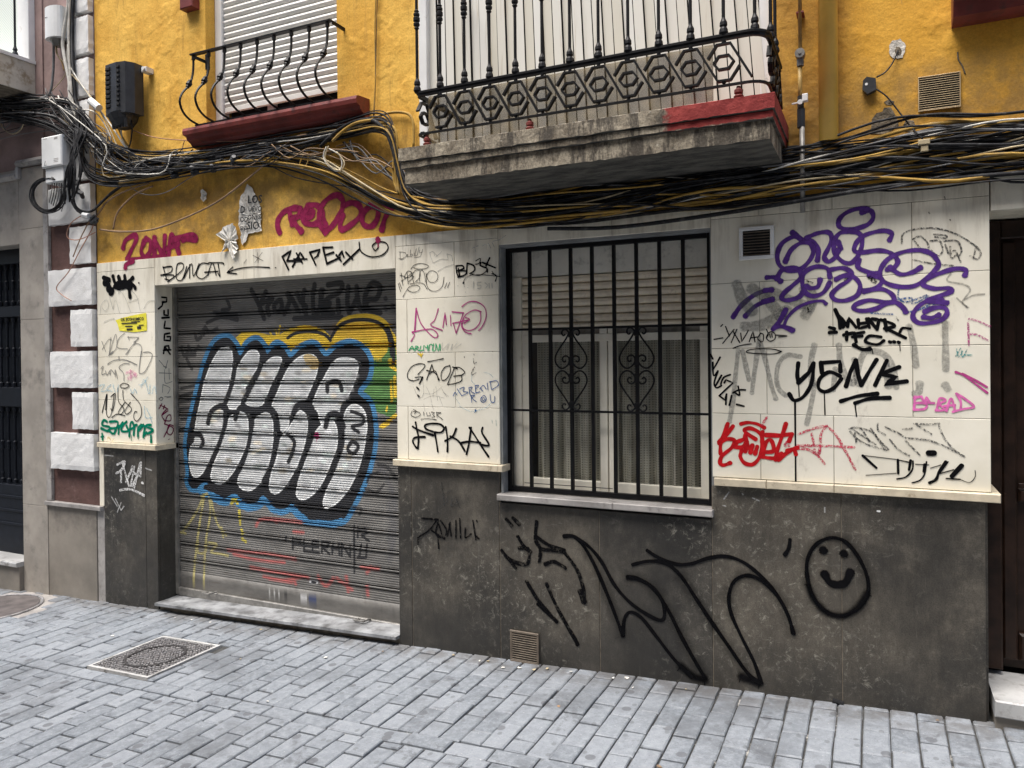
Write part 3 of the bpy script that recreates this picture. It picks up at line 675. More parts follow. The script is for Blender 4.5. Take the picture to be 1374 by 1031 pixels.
# threshold
th = MB(); zl, zr = -1.674, -1.612
def slab_sloped(x0, x1, y0, y1, za, zb_, t, mb):
    mb.add([(x0,y0,za-t),(x1,y0,zb_-t),(x1,y1,zb_-t),(x0,y1,za-t),(x0,y0,za),(x1,y0,zb_),(x1,y1,zb_+0),(x0,y1,za)], [(0,3,2,1),(4,5,6,7),(0,1,5,4),(1,2,6,5),(2,3,7,6),(3,0,4,7)])
slab_sloped(GX0+.002, GX1-.002, -.035, .20, zl, zr, .018, th); th.build('threshold', MT['threshold'], YB, 'worn pale marble threshold under the roller shutter')
th = MB(); slab_sloped(GX0+.004, GX1-.004, .012, .2, zl-.019, zr-.019, .12, th); th.build('threshold_riser', MT['wallgrout'], YB)
# ================================================================= GROUND WINDOW
win = thing('window', 'x', 'x', (0,0,0)); del win['category']; win['label'] = 'barred ground floor window with half lowered beige blind and lace curtains'
win.parent = YB; win.location = Vector(((WX0+WX1)/2, .1, WZ0))-YB.location
boxes('reveal', 'frame_grey', win, [(WX0-.0005, WX0+.012, .012, .20, WZ0, WZ1-.013), (WX0-.0005, WX1+.01, .012, .20, WZ1-.012, WZ1+.012), (WX1-.006, WX1+.02, .012, .2, WZ0, WZ1-.013)])
WY = .135
a, b_, z0, z1 = WX0+.012, WX1-.006, WZ0+.002, WZ1-.014
mb = MB(); mb.box(a, b_, WY, WY+.05, .475-.03, z1); mb.build('blind_box', MT['boxpanel'], win)
fr = MB(); fz1 = .444
fr.box(a, a+.062, WY-.008, WY+.05, z0, fz1, .003); fr.box(b_-.035, b_, WY-.008, WY+.05, z0, fz1, .003)
fr.box(a+.0625, b_-.0355, WY-.004, WY+.05, z0, z0+.03, .003)
for x0_, x1_ in ((a+.0625, -1.278), (-1.272, b_-.0355)):
    fr.box(x0_, x0_+.042, WY+.004, WY+.045, z0+.031, .150, .003); fr.box(x1_-.042, x1_, WY+.004, WY+.045, z0+.031, .150, .003)
    fr.box(x0_+.0425, x1_-.0425, WY+.006, WY+.04, z0+.031, z0+.098, .003)
fr.build('frame', MT['pvc_cream'], win)
mb = MB(); mb.box(a+.0625, b_-.0355, WY+.001, WY+.03, .082, .122, .003)
mb.build('blind_rail', MT['pvc_cream'], win)
mb = MB(); 
k = 0; z = fz1-.002
while z > .165:
    zz0 = max(z-.0415, .16); mb.extrude_x([(WY+.030, z), (WY+.012, z-.006), (WY+.008, (z+zz0)/2), (WY+.012, zz0+.004), (WY+.030, zz0)], a+.0635, b_-.0365); z -= .0425
mb.build('blind', MT['slat_beige'], win, 'beige slatted blind lowered over the top third')
mb = MB(); mb.box(a+.0635, b_-.0365, WY+.028, WY+.034, .123, .17); mb.build('blind_edge', MT['sillstone'], win)
gl = MB(); gl.add([(a+.09, WY+.022, z0+.05),(b_-.06, WY+.022, z0+.05),(b_-.06, WY+.022, .15),(a+.09, WY+.022, .15)], [(0,1,2,3)]); gl.build('pane', MT['glass'], win)
cu = MB()
for (x0_, x1_, sd) in ((-1.70, -1.29, 1), (-1.255, -.79, 2)):
    n = 90; r = random.Random(sd); ph = [r.uniform(0,6) for _ in range(4)]
    o0 = len(cu.v)
    for i in range(n+1):
        t = i/n; x = x0_+(x1_-x0_)*t
        for j in range(6):
            zz = z0+.08+(.12-z0-.06)*j/5; amp = .35+.65*(1-j/5)
            y = WY+.058+amp*1.5*(.014*math.sin(t*34+ph[0]+.5*math.sin(j))+.01*math.sin(t*61+ph[1])+.006*math.sin(t*15+ph[2]))
            cu.v.append((x, y, zz))
    cu.f += [(o0+i*6+j, o0+(i+1)*6+j, o0+(i+1)*6+j+1, o0+i*6+j+1) for i in range(n) for j in range(5)]
cu.build('curtain', MT['curtain'], win, smooth=True)
mb = MB(); mb.box(-1.86, -.70, .33, .34, -.8, .6); mb.build('room_back', MT['room'], win)
mb = MB()
mb.box(-1.853, -1.2, -.034, .16, -.772, -.738, .004); mb.box(-1.1985, -.703, -.034, .16, -.772, -.738, .004)
mb.build('window_sill', MT['sillstone'], YB, 'grey marble sill under the barred window')
# grille
gr = thing('window_grille', 'x', 'x', (0,0,0)); del gr['category']; gr['label'] = 'black iron bars with two scroll ornaments over the ground floor window'
gr.parent = YB; gr.location = Vector((-1.28, .08, -.73))-YB.location
GY = .085; gx0, gx1 = -1.832, -.735
mb = MB(); mb.box(gx0, gx0+.024, GY-.016, GY+.016, -.735, .602); mb.box(gx1-.004, gx1+.02, GY-.016, GY+.016, -.735, .60)
mb.box(gx0+.025, gx1-.005, GY-.015, GY+.015, -.733, -.708); mb.box(gx0+.025, gx1-.005, GY-.015, GY+.015, .578, .602)
mb.build('grille_frame', MT['iron'], gr)
bx = [-1.696+.1195*k for k in range(8)]
b0 = MB(); b0.box(bx[0]-.0085, bx[0]+.0085, GY-.0085, GY+.0085, -.7075, .5775); b0 = b0.build('bar', MT['iron'], gr)
for x in bx[1:]: dup(b0, (x-bx[0], random.uniform(-.001,.001), 0))
for z in (.152, -.288):
    mb = MB(); mb.box(gx0+.025, gx1-.005, GY-.014, GY-.0087, z-.006, z+.006); mb.build('cross_bar', MT['iron'], gr)
def spiral(cx, cz, r0, a0, turns, sgn, n=16):
    return [(cx+math.cos(a0+sgn*turns*2*math.pi*t/n)*r0*(1-.75*t/n), cz+math.sin(a0+sgn*turns*2*math.pi*t/n)*r0*(1-.75*t/n)) for t in range(n+1)]
def scroll(xc, first):
    mb = MB(); z_t, z_b = .150, -.284; zm = (z_t+z_b)/2; y = GY-.012
    for sx in (-1, 1):
        for sz in (-1, 1):
            H = (z_t-z_b)/2
            # heart half: from bar near outer end, swelling, curling in at the centre
            pts = [(-.006,.215*sz),(.014,.185*sz),(.030,.158*sz),(.062,.115*sz),(.083,.082*sz),(.090,.055*sz),(.082,.028*sz),(.060,.008*sz),(.036,.010*sz),(.014,.030*sz),(.008,.055*sz),(.022,.072*sz),(.042,.068*sz),(.048,.052*sz),(.038,.041*sz),(.028,.048*sz)]
            pts = [(px, pz) for px, pz in pts]
            P = [(xc+sx*px, y, zm+pz*1.0) for px, pz in smooth([(a, b, 0) for a, b in pts], 4) for _ in (0,)] if False else [(xc+sx*q[0], y, zm+q[1]) for q in smooth([(a, b, 0) for a, b in pts], 4)]
            mb.tube(P, .0046, 6)
            pts = [(.004,.178*sz),(.012,.200*sz),(.028,.213*sz),(.045,.208*sz),(.050,.192*sz),(.040,.181*sz),(.030,.188*sz)]
            mb.tube([(xc+sx*q[0], y, zm+q[1]) for q in smooth([(a, b, 0) for a, b in pts], 4)], .0046, 6)
    for z, h in ((zm+.187,.016),(zm-.187,.016),(zm+.045,.024),(zm-.045,.024)): mb.box(xc-.0125, xc+.0125, GY-.017, GY-.0086, z-h, z+h, .003)
    return mb.build('scroll', MT['iron'], gr)
s0 = scroll(bx[2], True); dup(s0, (bx[5]-bx[2]+.0, 0, 0))
mb = MB(); p, q = W(704,648,.1), W(822,656,.1); mb.tube([p, q], .002, 5); mb.build('wire', MT['iron'], gr)
# ================================================================= VENTS
def louver(name, x0, x1, z0, z1, n, mat, frame=.012, y=-.004, backmat='dark', label=None, fm=None):
    mb = MB(); d = .012
    mb.box(x0, x1, y-.002, y+.008, z0, z0+frame, .002); mb.box(x0, x1, y-.002, y+.008, z1-frame, z1, .002)
    mb.box(x0, x0+frame, y-.001, y+.008, z0+frame+.0005, z1-frame-.0005, .002); mb.box(x1-frame, x1, y-.001, y+.008, z0+frame+.0005, z1-frame-.0005, .002)
    o = mb.build(name, fm or mat, YB, label)
    mb = MB(); h = (z1-z0-2*frame)/n
    for i in range(n):
        c = z0+frame+h*(i+.5); mb.add([(x0+frame,y+.006,c-h*.1),(x1-frame,y+.006,c-h*.1),(x1-frame,y-.001,c-h*.38),(x0+frame,y-.001,c-h*.38),(x0+frame,y+.006,c+h*.12),(x1-frame,y+.006,c+h*.12),(x1-frame,y-.001,c-h*.2),(x0+frame,y-.001,c-h*.2)], [(0,1,2,3),(7,6,5,4),(3,2,6,7)])
    mb.build('louvre', mat, o)
    mb = MB(); mb.box(x0+frame*.5, x1-frame*.5, y+.007, y+.0079, z0+frame*.5, z1-frame*.5); mb.build('backing', MT[backmat], o)
    return o
louver('vent_grille', -.573, -.417, .445, .598, 9, MT['ventbrown'], .017, -.018, label='white framed square vent with dark slats', fm=MT['pvc'])
louver('vent_grille', .174, .332, 1.034, 1.182, 15, MT['ventbeige'], .004, .0, label='beige slatted vent set in the yellow plaster')
louver('vent_grille', -1.790, -1.622, -1.640, -1.470, 12, MT['ventbrown'], .012, -.014, label='brown slatted vent low in the stone base')
# ================================================================= BALCONY
BL = thing('balcony', 'x', 'x', (0,0,0)); del BL['category']; BL['label'] = 'concrete balcony with ornate black railing and red painted corner'
BL.parent = YB; BL.location = Vector((-1.25, -.25, .865))-YB.location
BXL, BXR = -2.128, -.352
sl = MB()
def slab_tier(x0, x1, yf, z0, z1):   # subdivided box with slightly worn edges
    nx = 60; vs = []; rr = random.Random(int(z0*1000))
    for i in range(nx+1):
        x = x0+(x1-x0)*i/nx; j = rr.uniform(-.003, .003)
        for (y, z) in ((yf+rr.uniform(0,.003), z0+j), (yf+rr.uniform(0,.002), z1+rr.uniform(-.002,.002)), (yf+.012, z1+.004), (.012, z1+.004), (.012, z0), (yf+.015, z0-.002)):
            vs.append((x, y, z))
    fs = [(i*6+k, i*6+(k+1)%6, (i+1)*6+(k+1)%6, (i+1)*6+k) for i in range(nx) for k in range(6)]
    fs = [tuple(reversed(f)) for f in fs]+[tuple(range(6)), tuple(nx*6+k for k in range(5,-1,-1))]
    sl.add(vs, fs)
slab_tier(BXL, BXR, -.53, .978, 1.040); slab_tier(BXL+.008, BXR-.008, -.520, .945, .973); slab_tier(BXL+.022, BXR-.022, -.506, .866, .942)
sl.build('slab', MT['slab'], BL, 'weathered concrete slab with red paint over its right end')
RY = -.495; xL, xR = -2.035, -.385; ZB, ZR = 1.108, 1.300; ZT = 2.02; RC_ = .075
def uPath(z, off=0.0, n=6):
    P = [(xL-off, -.02, z)]
    P += [(xL-off+RC_*.3*(1-math.cos(a)), RY+RC_*.3*(1-math.sin(a))-off, z) for a in np.linspace(0, math.pi/2, n)]
    P += [(xR+off-RC_+RC_*math.sin(a), RY+RC_-RC_*math.cos(a)-off, z) for a in np.linspace(0, math.pi/2, n)]
    P += [(xR+off, -.02, z)]
    return P
for nm, z, r in (('bottom_rail', ZB, .007), ('middle_rail', ZR, .010), ('hand_rail', ZT, .018)):
    mb = MB(); mb.tube(uPath(z), r, 4, rot=math.pi/4); 
    if nm == 'middle_rail': mb.tube(uPath(z+.012, .004), .009, 6)
    mb.build(nm, MT['iron'], BL)
def baluster():
    mb = MB(); z0 = ZR+.012
    mb.lathe(0, 0, [(z0,.012),(z0+.012,.019),(z0+.026,.017),(z0+.036,.012),(z0+.042,.016),(z0+.055,.015),(z0+.068,.009),(z0+.075,.0072),(1.625,.0072),(1.632,.013),(1.640,.0095),(1.646,.0155),(1.655,.016),(1.662,.011),(1.668,.0165),(1.684,.0165),(1.690,.011),(1.696,.0155),(1.705,.015),(1.711,.0095),(1.717,.013),(1.724,.0072),(ZT,.0072)], 10)
    return mb
balx = [-1.903+.1350*k for k in range(11)]
bb = baluster(); bb.v = [(x+balx[0], y+RY, z) for x, y, z in bb.v]; B0 = bb.build('baluster', MT['iron'], BL)
for x in balx[1:]: dup(B0, (x-balx[0], 0, 0))
for dx, dy in ((xL-balx[0], .0), (-.432-balx[0], .02), (xR-balx[0], .14), (xR-balx[0], .30)): dup(B0, (dx, dy, 0))
def ornament_cell(w=.135, y=RY, xc=0.):
    mb = MB(); zt, zb = ZR-.022, ZB+.020; zm = (zt+zb)/2; h = (zt-zb)/2
    def b(P, r=.0058, o=0): mb.flat([(xc+px*w, y+o, zm+pz*h) for px, pz in P], r*.8, .010)
    r_w = .006
    b([(-.47,.30),(-.20,1),(.20,1),(.82,-1)]); b([(-.20,-1.0),(.20,-1.0),(.47,-.30)], o=.001)
    b([(-.30,0),(-.15,.36),(.15,.36),(.30,0),(.15,-.36),(-.15,-.36),(-.30,0)], o=.002)
    mb.lathe(xc, y, [(zt+.001,.003),(zt+.006,.0085),(zt+.014,.0085),(zt+.018,.003)], 8); mb.lathe(xc, y, [(zb-.014,.003),(zb-.010,.0085),(zb-.004,.0085),(zb,.003)], 8)
    return mb
O0 = ornament_cell(xc=balx[0]).build('ornament', MT['iron'], BL)
for x in balx[1:]: dup(O0, (x-balx[0], 0, 0))
for sx, ys in ((xR, (-.36,-.235,-.11)), (xL, (-.43,))):
    for y in ys:
        mb = ornament_cell(); mb.v = [(sx+(vy-RY), y+vx, vz) for vx, vy, vz in mb.v]; mb.build('ornament', MT['iron'], BL)
for u, v in ((573,186),(711,166),(831,150),(991,122)):
    p = W(u, v, RY+.01)
    if u == 831: continue
    mb = MB(); mb.lathe(p[0], p[1], [(1.044,.016),(1.058,.021),(1.066,.012),(1.072,.018),(1.084,.018),(1.090,.010),(1.100,.008)], 10); mb.build('foot', MT['red'], BL, 'red painted railing foot')
mb = MB(); mb.box(-1.985, -.60, RY+.022, RY+.024, 1.060, ZR-.006); mb.build('privacy_screen', MT['screen'], BL)
# balcony door: white frame and hanging plastic strips
DR = thing('balcony_door', 'x', 'x', (0,0,0)); del DR['category']; DR['label'] = 'balcony doorway closed by cream plastic strips'
DR.parent = YB; DR.location = Vector(((BX0+BX1)/2, .06, 1.05))-YB.location
boxes('frame', 'pvc', DR, [(BX0+.001, BX0+.055, .0, .10, 1.05, 3.19, .003), (BX1-.05, BX1-.001, .03, .10, 1.05, 3.19, .003)])
mb = MB(); x = BX0+.057; i = 0
while x < BX1-.055:
    w = .056; t = (x-BX0)/(BX1-BX0); lean = .008+.07*t
    y = .035+.006*(i % 2)+random.uniform(-.003,.003)
    xt0 = x-lean*2.1; n = 6
    for j in range(n):
        za, zb_ = 1.05+2.1*j/n, 1.05+2.1*(j+1)/n; xa, xb = x-lean*(za-1.05), x-lean*(zb_-1.05)
        mb.add([(xa+.003,y,za),(xa+w-.003,y-.006,za),(xb+w-.003,y-.006,zb_),(xb+.003,y,zb_)], [(0,1,2,3)])
    x += w; i += 1
# merge strip quads into islands
me_strip = mb
def weld(mb):
    d = {}; rem = []; nv = []
    for q in mb.v:
        k = (round(q[0],5), round(q[1],5), round(q[2],5))
        if k not in d: d[k] = len(nv); nv.append(q)
        rem.append(d[k])
    mb.v = nv; mb.f = [tuple(rem[i] for i in f) for f in mb.f]; return mb
weld(mb).build('strip_curtain', MT['strip'], DR, 'cream vertical plastic strips')
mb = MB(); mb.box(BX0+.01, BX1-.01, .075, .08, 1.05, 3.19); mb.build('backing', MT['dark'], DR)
# ================================================================= UPPER LEFT WINDOW
UW = thing('window', 'x', 'x', (0,0,0)); del UW['category']; UW['label'] = 'upper window with almost closed white roller blind'
UW.parent = YB; UW.location = Vector(((UX0+UX1)/2, .1, 1.6))-YB.location
y = .09
mb = MB(); mb.box(UX0+.001, UX0+.062, y, y+.06, UZ0, 3.29, .003); mb.box(UX1-.02, UX1-.001, y, y+.06, UZ0, 3.29, .003); mb.box(UX0+.0625, UX1-.0205, y+.03, y+.06, UZ0, UZ0+.06)
mb.box(-3.60, -3.55, y+.05, y+.09, 1.59, 1.72)
mb.build('frame', MT['pvc'], UW)
mb = MB(); z = 1.668
mb.box(UX0+.064, UX1-.022, y+.018, y+.035, z, z+.035, .003); z += .036
while z < 3.2: 
    mb.extrude_x([(y+.035, z+.0405), (y+.022, z+.034), (y+.017, z+.02), (y+.022, z+.005), (y+.035, z)], UX0+.064, UX1-.022); z += .0425
mb.build('blind', MT['slat_white'], UW, 'white slatted roller blind')
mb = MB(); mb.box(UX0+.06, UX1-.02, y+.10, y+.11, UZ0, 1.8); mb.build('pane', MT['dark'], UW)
sl2 = MB(); prof = [(.10,1.545),(-.085,1.530),(-.112,1.524),(-.118,1.505),(-.114,1.482),(-.086,1.474),(-.08,1.455),(-.05,1.440),(-.035,1.420),(.011,1.412),(.10,1.412)]
sl2.extrude_x(prof, -4.093, -2.690); sl2.build('window_sill', MT['red'], YB, 'dark red moulded sill under the upper window')
UG = thing('window_grille', 'x', 'x', (0,0,0)); del UG['category']; UG['label'] = 'bellied black iron grille in front of the white blind'
UG.parent = YB; UG.location = Vector((-3.45, -.1, 1.55))-YB.location
gx = [-3.985+.1365*k for k in range(9)]
def belly(x):
    P = [(x,-.115,1.985),(x,-.117,1.90),(x,-.130,1.83),(x,-.160,1.77),(x,-.205,1.715),(x,-.228,1.655),(x,-.205,1.595),(x,-.150,1.558),(x,-.085,1.545)]
    mb = MB(); mb.tube(smooth(P, 3), .0075, 6)
    for (yy, zz) in ((-.152,1.785),): 
        mb.tube([(x,yy+.010,zz+.026),(x,yy+.006,zz+.018)], .013, 8); mb.tube([(x,yy+.004,zz+.010),(x,yy-.006,zz-.006)], .0185, 8); mb.tube([(x,yy-.008,zz-.013),(x,yy-.014,zz-.022)], .0125, 8)
    mb.tube([(x,-.115,1.955),(x,-.115,1.982)], .0125, 6)
    return mb
g0 = belly(gx[0]).build('bar', MT['iron'], UG)
for x in gx[1:]: dup(g0, (x-gx[0], 0, 0))
mb = MB(); mb.box(gx[0]-.02, gx[-1]+.03, -.130, -.098, 1.985, 1.994); mb.box(gx[0]-.02, gx[0]-.008, -.0975, .02, 1.975, 1.993); mb.box(gx[-1]+.018, gx[-1]+.03, -.0975, .02, 1.975, 1.993); mb.box(gx[0]-.02, gx[-1]+.02, -.093, -.075, 1.536, 1.544); mb.box(gx[0]-.01, gx[0]+.01, -.010, .012, 1.93, 2.03)
mb.build('rail', MT['iron'], UG)
# ================================================================= RIGHT DOORWAY
DO = thing('wooden_door', 'x', 'x', (0,0,0)); del DO['category']; DO['label'] = 'dark varnished panelled wooden door at the right edge'
DO.parent = YB; DO.location = Vector((.9, .3, -1.35))-YB.location
y = .30
mb = MB(); mb.box(.46, 1.5, y, y+.05, -1.40, .62); mb.build('leaf', MT['wood'], DO)
mb = MB(); mb.box(.433, .500, y-.06, y-.001, -1.40, .58, .006); mb.box(.501, 1.5, y-.05, y-.001, .50, .58, .006); mb.box(.505, .56, y-.03, y-.001, -1.36, .49, .008); mb.box(.565, 1.4, y-.03, y-.001, -.66, -.60, .01); mb.box(.565, 1.4, y-.03, y-.001, -1.36, -1.24, .01); mb.box(.565, 1.4, y-.036, y-.0315, -.595, -.575, .002)
mb.build('door_frame', MT['wood'], DO)
for z0_, z1_ in ((-1.20,-.70),(-.54,.42)):
    mb = MB(); mb.box(.60, 1.35, y-.012, y-.0005, z0_, z1_, .010); mb.box(.64, 1.31, y-.026, y-.0125, z0_+.05, z1_-.05, .012); mb.build('panel', MT['wood'], DO)
mb = MB(); mb.box(.433, 1.6, -.05, .30, -1.495, -1.425, .006); mb.build('doorstep', MT['marble'], YB, 'stone doorstep below the wooden door'); mb = MB(); mb.box(.436, 1.6, -.03, .3, -1.75, -1.496); mb.build('step_riser', MT['plinth'], YB)
mb = MB(); mb.box(1.4, 1.42, -.0, .3, -2.0, .6); mb.build('door_reveal', MT['tile'], YB)
mb = MB(); mb.box(1.4, 3.2, .0005, .03, -2.05, -.6, .003); mb.build('stone_base', MT['stone'], YB)
# peeled plaster, filler patch and cracks on the yellow wall
def blob_px(u, v, ru, rv, y, n=22, jag=.3, seed=1):
    r = random.Random(seed); return [W(u+ru*math.cos(2*math.pi*k/n)*(1+r.uniform(-jag,jag)), v+rv*math.sin(2*math.pi*k/n)*(1+r.uniform(-jag,jag)), y) for k in range(n)]
def relief_patch(name, pts_px, mat, y=.0095, label=None):
    mb = MB(); mb.poly([W(u, v, y) for u, v in pts_px][::-1], .002); return mb.build(name, mat, YB, label)
relief_patch('peeled_plaster', [(1168,180),(1170,160),(1176,152),(1184,150),(1186,145),(1195,144),(1199,150),(1204,160),(1206,168),(1196,176),(1186,180)], MT['mortar'], .010, 'grey mortar exposed by fallen plaster')
relief_patch('peeled_plaster', [(1186,137),(1192,134),(1200,136),(1197,141),(1190,141)], MT['mortar'], .0102, 'small chip in the plaster above the cables')
relief_patch('peeled_plaster', [(1212,168),(1216,161),(1226,162),(1229,172),(1224,178),(1214,176)], MT['mortar'], .0101, 'small gap in the plaster beside the sensor cable')
mb = MB(); mb.poly([p for p in blob_px(1204,66,11,13.5,.009,20,.12,4)][::-1], .002); mb.build('filler_patch', MT['hole'], YB, 'pale round filler patch in the yellow wall')
mb = MB(); mb.poly([p for p in blob_px(1205,68,4.5,6,.008,14,.2,5)][::-1], .0008); mb.build('drilled_hole', MT['mortar'], YB)
for pts in (((1285,72),(1289,84),(1296,98)), ((1130,180),(1120,120),(1128,60))):
    pass
mb = MB(); P = [W(u, v, .010) for u, v in ((1285,70),(1286,80),(1291,88),(1295,99))]; mb.tube(smooth(P, 4), .003, 5); mb.build('crack', MT['mortar'], YB)
mb = MB(); mb.tube([W(1117,940,-.0005), W(1132,945,-.0005)], .012, 8); mb.build('drain_hole', MT['dark'], YB)
# ================================================================= STONE BUILDING (left)
SB = thing('stone_building', 'grey stone building with white quoin blocks on brown render and an iron door', 'building', (-5.6, 0, gz(-5.6)))
def part(name, mb, mat, label=None, parent=None): return mb.build(name, MT[mat], parent or SB, label)
PL, PRt, PE = -5.995, -5.69, -5.122
mb = holes_wall(PRt, PE-.001, -1.1, 1.42, .010, [], .05); part('rendered_wall', mb, 'mauve', 'brown render between white blocks')
mb = MB(); mb.box(-9, PE-.002, .46, .5, -2.2, TOPZ); part('interior', mb, 'room')
mb = MB()
for a, b in ((-2.2,-1.10),(-1.098,.33),(.332,1.03),(1.032,1.50)): 
    for c, d in ((PL, -5.70),): mb.box(c, d+.005, -.012+random.uniform(0,.001), .2, a, b, .002)
part('pilaster', mb, 'pilaster', 'tall grey limestone pilaster beside the iron door')
mb = MB(); mb.box(-9, PL-.001, -.012, .2, .92, 1.5, .002); part('lintel', mb, 'pilaster')
mb = MB(); mb.box(-9, -5.60, -.05, .009, 1.46, 1.52, .004) if False else None
mb.extrude_x([(.01,1.56),(-.035,1.56),(-.045,1.535),(-.03,1.51),(.01,1.51)], -5.99, -5.55); mb.extrude_x([(.01,1.47),(-.035,1.47),(-.045,1.445),(-.03,1.42),(.01,1.42)], -9, -5.9935); mb.box(-5.99, -5.955, -.04, .01, 1.42, 1.508)
part('string_moulding', mb, 'sillstone')
mb = MB(); mb.box(-9, -5.70, .0, .02, 1.501, TOPZ); part('upper_render', mb, 'mauve_light', 'paler mauve render above the stone moulding'); mb = MB(); mb.box(-5.6995, PE-.001, .010, .02, 1.4205, TOPZ); part('upper_render', mb, 'mauve_light', 'paler mauve render beside the upper white blocks')
mb = MB(); mb.box(-5.698, -5.640, -.016, .008, -1.05, 1.40, .003); part('pipe_chase', mb, 'sillstone', 'chipped grey strip beside the quoins')
mb = MB(); mb.box(-5.705, PE+.05, -.03, .008, -1.083, -1.052, .003); part('plinth_cap', mb, 'sillstone')
mb = MB(); mb.box(-5.694, -5.145, -.006, .02, -2.1, -1.084, .002); part('plinth', mb, 'plinth', 'stained limestone plinth below the quoins')
mb = MB(); mb.box(-5.143, PE+.056, .001, .02, -2.1, -1.084, .002); part('plinth_edge', mb, 'sillstone')
for k in range(-4, 8):
    zt = .688+.3045*k; 
    if zt > TOPZ: continue
    wide = (k % 2 == 0) and k < 4
    a = -5.612+random.uniform(-.004,.004) if wide else -5.362+random.uniform(-.004,.004)
    if zt < -.55 and not wide: continue
    # rough-faced block: front grid displaced
    mb = MB(); h = .268; n = 12; m = 8; vs = []; r = random.Random(k)
    for j in range(m+1):
        for i in range(n+1):
            e = min(i, n-i, j, m-j); x = a+(PE-.006-a)*i/n; z = zt-h+h*j/m
            y = -.036+r.uniform(-.001,.001) if e > 0 else -.0325+r.uniform(-.002,.002)
            if e == 0: x += r.uniform(-.003,.003); z += r.uniform(-.003,.003)
            vs.append((x, y, z))
    fs = [(j*(n+1)+i, j*(n+1)+i+1, (j+1)*(n+1)+i+1, (j+1)*(n+1)+i) for j in range(m) for i in range(n)]
    per = [i for i in range(n+1)]+[j*(n+1)+n for j in range(1, m+1)]+[m*(n+1)+i for i in range(n-1,-1,-1)]+[j*(n+1) for j in range(m-1,0,-1)]
    nb = len(vs); vs += [(vs[q][0], .0095, vs[q][2]) for q in per]; L = len(per)
    fs += [(per[(q+1)%L], per[q], nb+q, nb+(q+1)%L) for q in range(L)]
    mb.add(vs, fs); part('quoin', mb, 'quoin')
# iron door
ID = thing('iron_door', 'x', 'x', (0,0,0)); del ID['category']; ID['label'] = 'black iron entrance door with turned bars'
ID.parent = SB; ID.location = Vector((-6.4, .1, -1.5))-SB.location
mb = MB(); mb.box(-7.4, PL-.001, .16, .18, -1.6, .95); mb.build('leaf', MT['iron_blue'], ID)
mb = MB(); mb.box(-7.4, PL-.002, .12, .159, -.36, -.20, .006); mb.box(-7.4, PL-.002, .12, .159, .37, .46, .006); mb.box(-7.4, PL-.002, .12, .159, .80, .94, .006); mb.box(-7.4, PL-.002, .12, .159, -1.56, -.99, .006)
for z in (-1.10,-1.21,-1.32): mb.box(-7.4, PL-.002, .112, .119, z, z+.02, .002)
mb.box(PL-.03, PL-.002, .11, .119, -1.56, .94, .002)
mb.build('door_frame', MT['iron_blue'], ID)
def dbal(x, z0, z1):
    mb = MB(); zm = (z0+z1)/2; mb.lathe(x, .13, [(z0,.017),(z0+.03,.017),(z0+.04,.009),(z0+.08,.012),(z0+.09,.009),(zm-.04,.009),(zm-.03,.016),(zm,.012),(zm+.03,.016),(zm+.04,.009),(z1-.09,.009),(z1-.08,.012),(z1-.04,.009),(z1-.03,.017),(z1,.017)], 8); return mb
for z0_, z1_ in ((-.98,-.365),(-.195,.365),(.465,.795)):
    o0 = dbal(-6.055, z0_, z1_).build('turned_bar', MT['iron_blue'], ID)
    for k in range(1, 9): dup(o0, (-.085*k, 0, 0))
mb = MB(); mb.box(-7.4, PL-.001, -.07, .16, -1.585, -1.55, .005); part('doorstep', mb, 'marble', 'pale stone doorstep under the iron door')
mb = MB(); mb.box(-7.4, PL-.001, -.045, .16, -2.1, -1.586, .002); part('step_riser', mb, 'plinth')
# upper balcony of the stone building
LB = thing('balcony', 'x', 'x', (0,0,0)); del LB['category']; LB['label'] = 'pale balcony corner in the top left corner'
LB.parent = SB; LB.location = Vector((-6.6, -.2, 1.9))-SB.location
xs_ = W(45, 84, -.02)[0]
zt_ = W(45, 82, -.02)[2]; zb_ = W(45, 126, -.02)[2]
mb = MB(); mb.box(-9, xs_-.012, -.60, -.0005, zb_, zt_-.022, .006); mb.build('slab', MT['cream_render'], LB); mb = MB(); mb.box(-9, xs_, -.62, -.0005, zt_-.021, zt_+.004, .004); mb.build('slab_edge', MT['pvc'], LB)
mb = MB(); mb.box(-9, xs_-.02, -.59, -.001, zb_-.006, zb_-.001); mb.build('soffit', MT['mortar'], LB)
mb = MB(); mb.box(xs_-.15, xs_-.01, -.05, -.001, zt_+.006, TOPZ, .004); mb.build('window_jamb', MT['pvc'], LB)
mb = MB(); mb.box(-8.5, xs_-.16, .0-.012, -.001, zt_+.006, TOPZ); mb.build('mesh_screen', MT['mesh'], LB)
for dy in (-.12, -.30, -.48):
    mb = MB(); x = xs_-.06; mb.lathe(x, dy, [(zt_+.006,.018),(zt_+.03,.022),(zt_+.05,.012),(zt_+.06,.018),(zt_+.08,.010),(zt_+.095,.008),(zt_+.95,.008)], 8); mb.build('bar', MT['iron_blue'], LB)
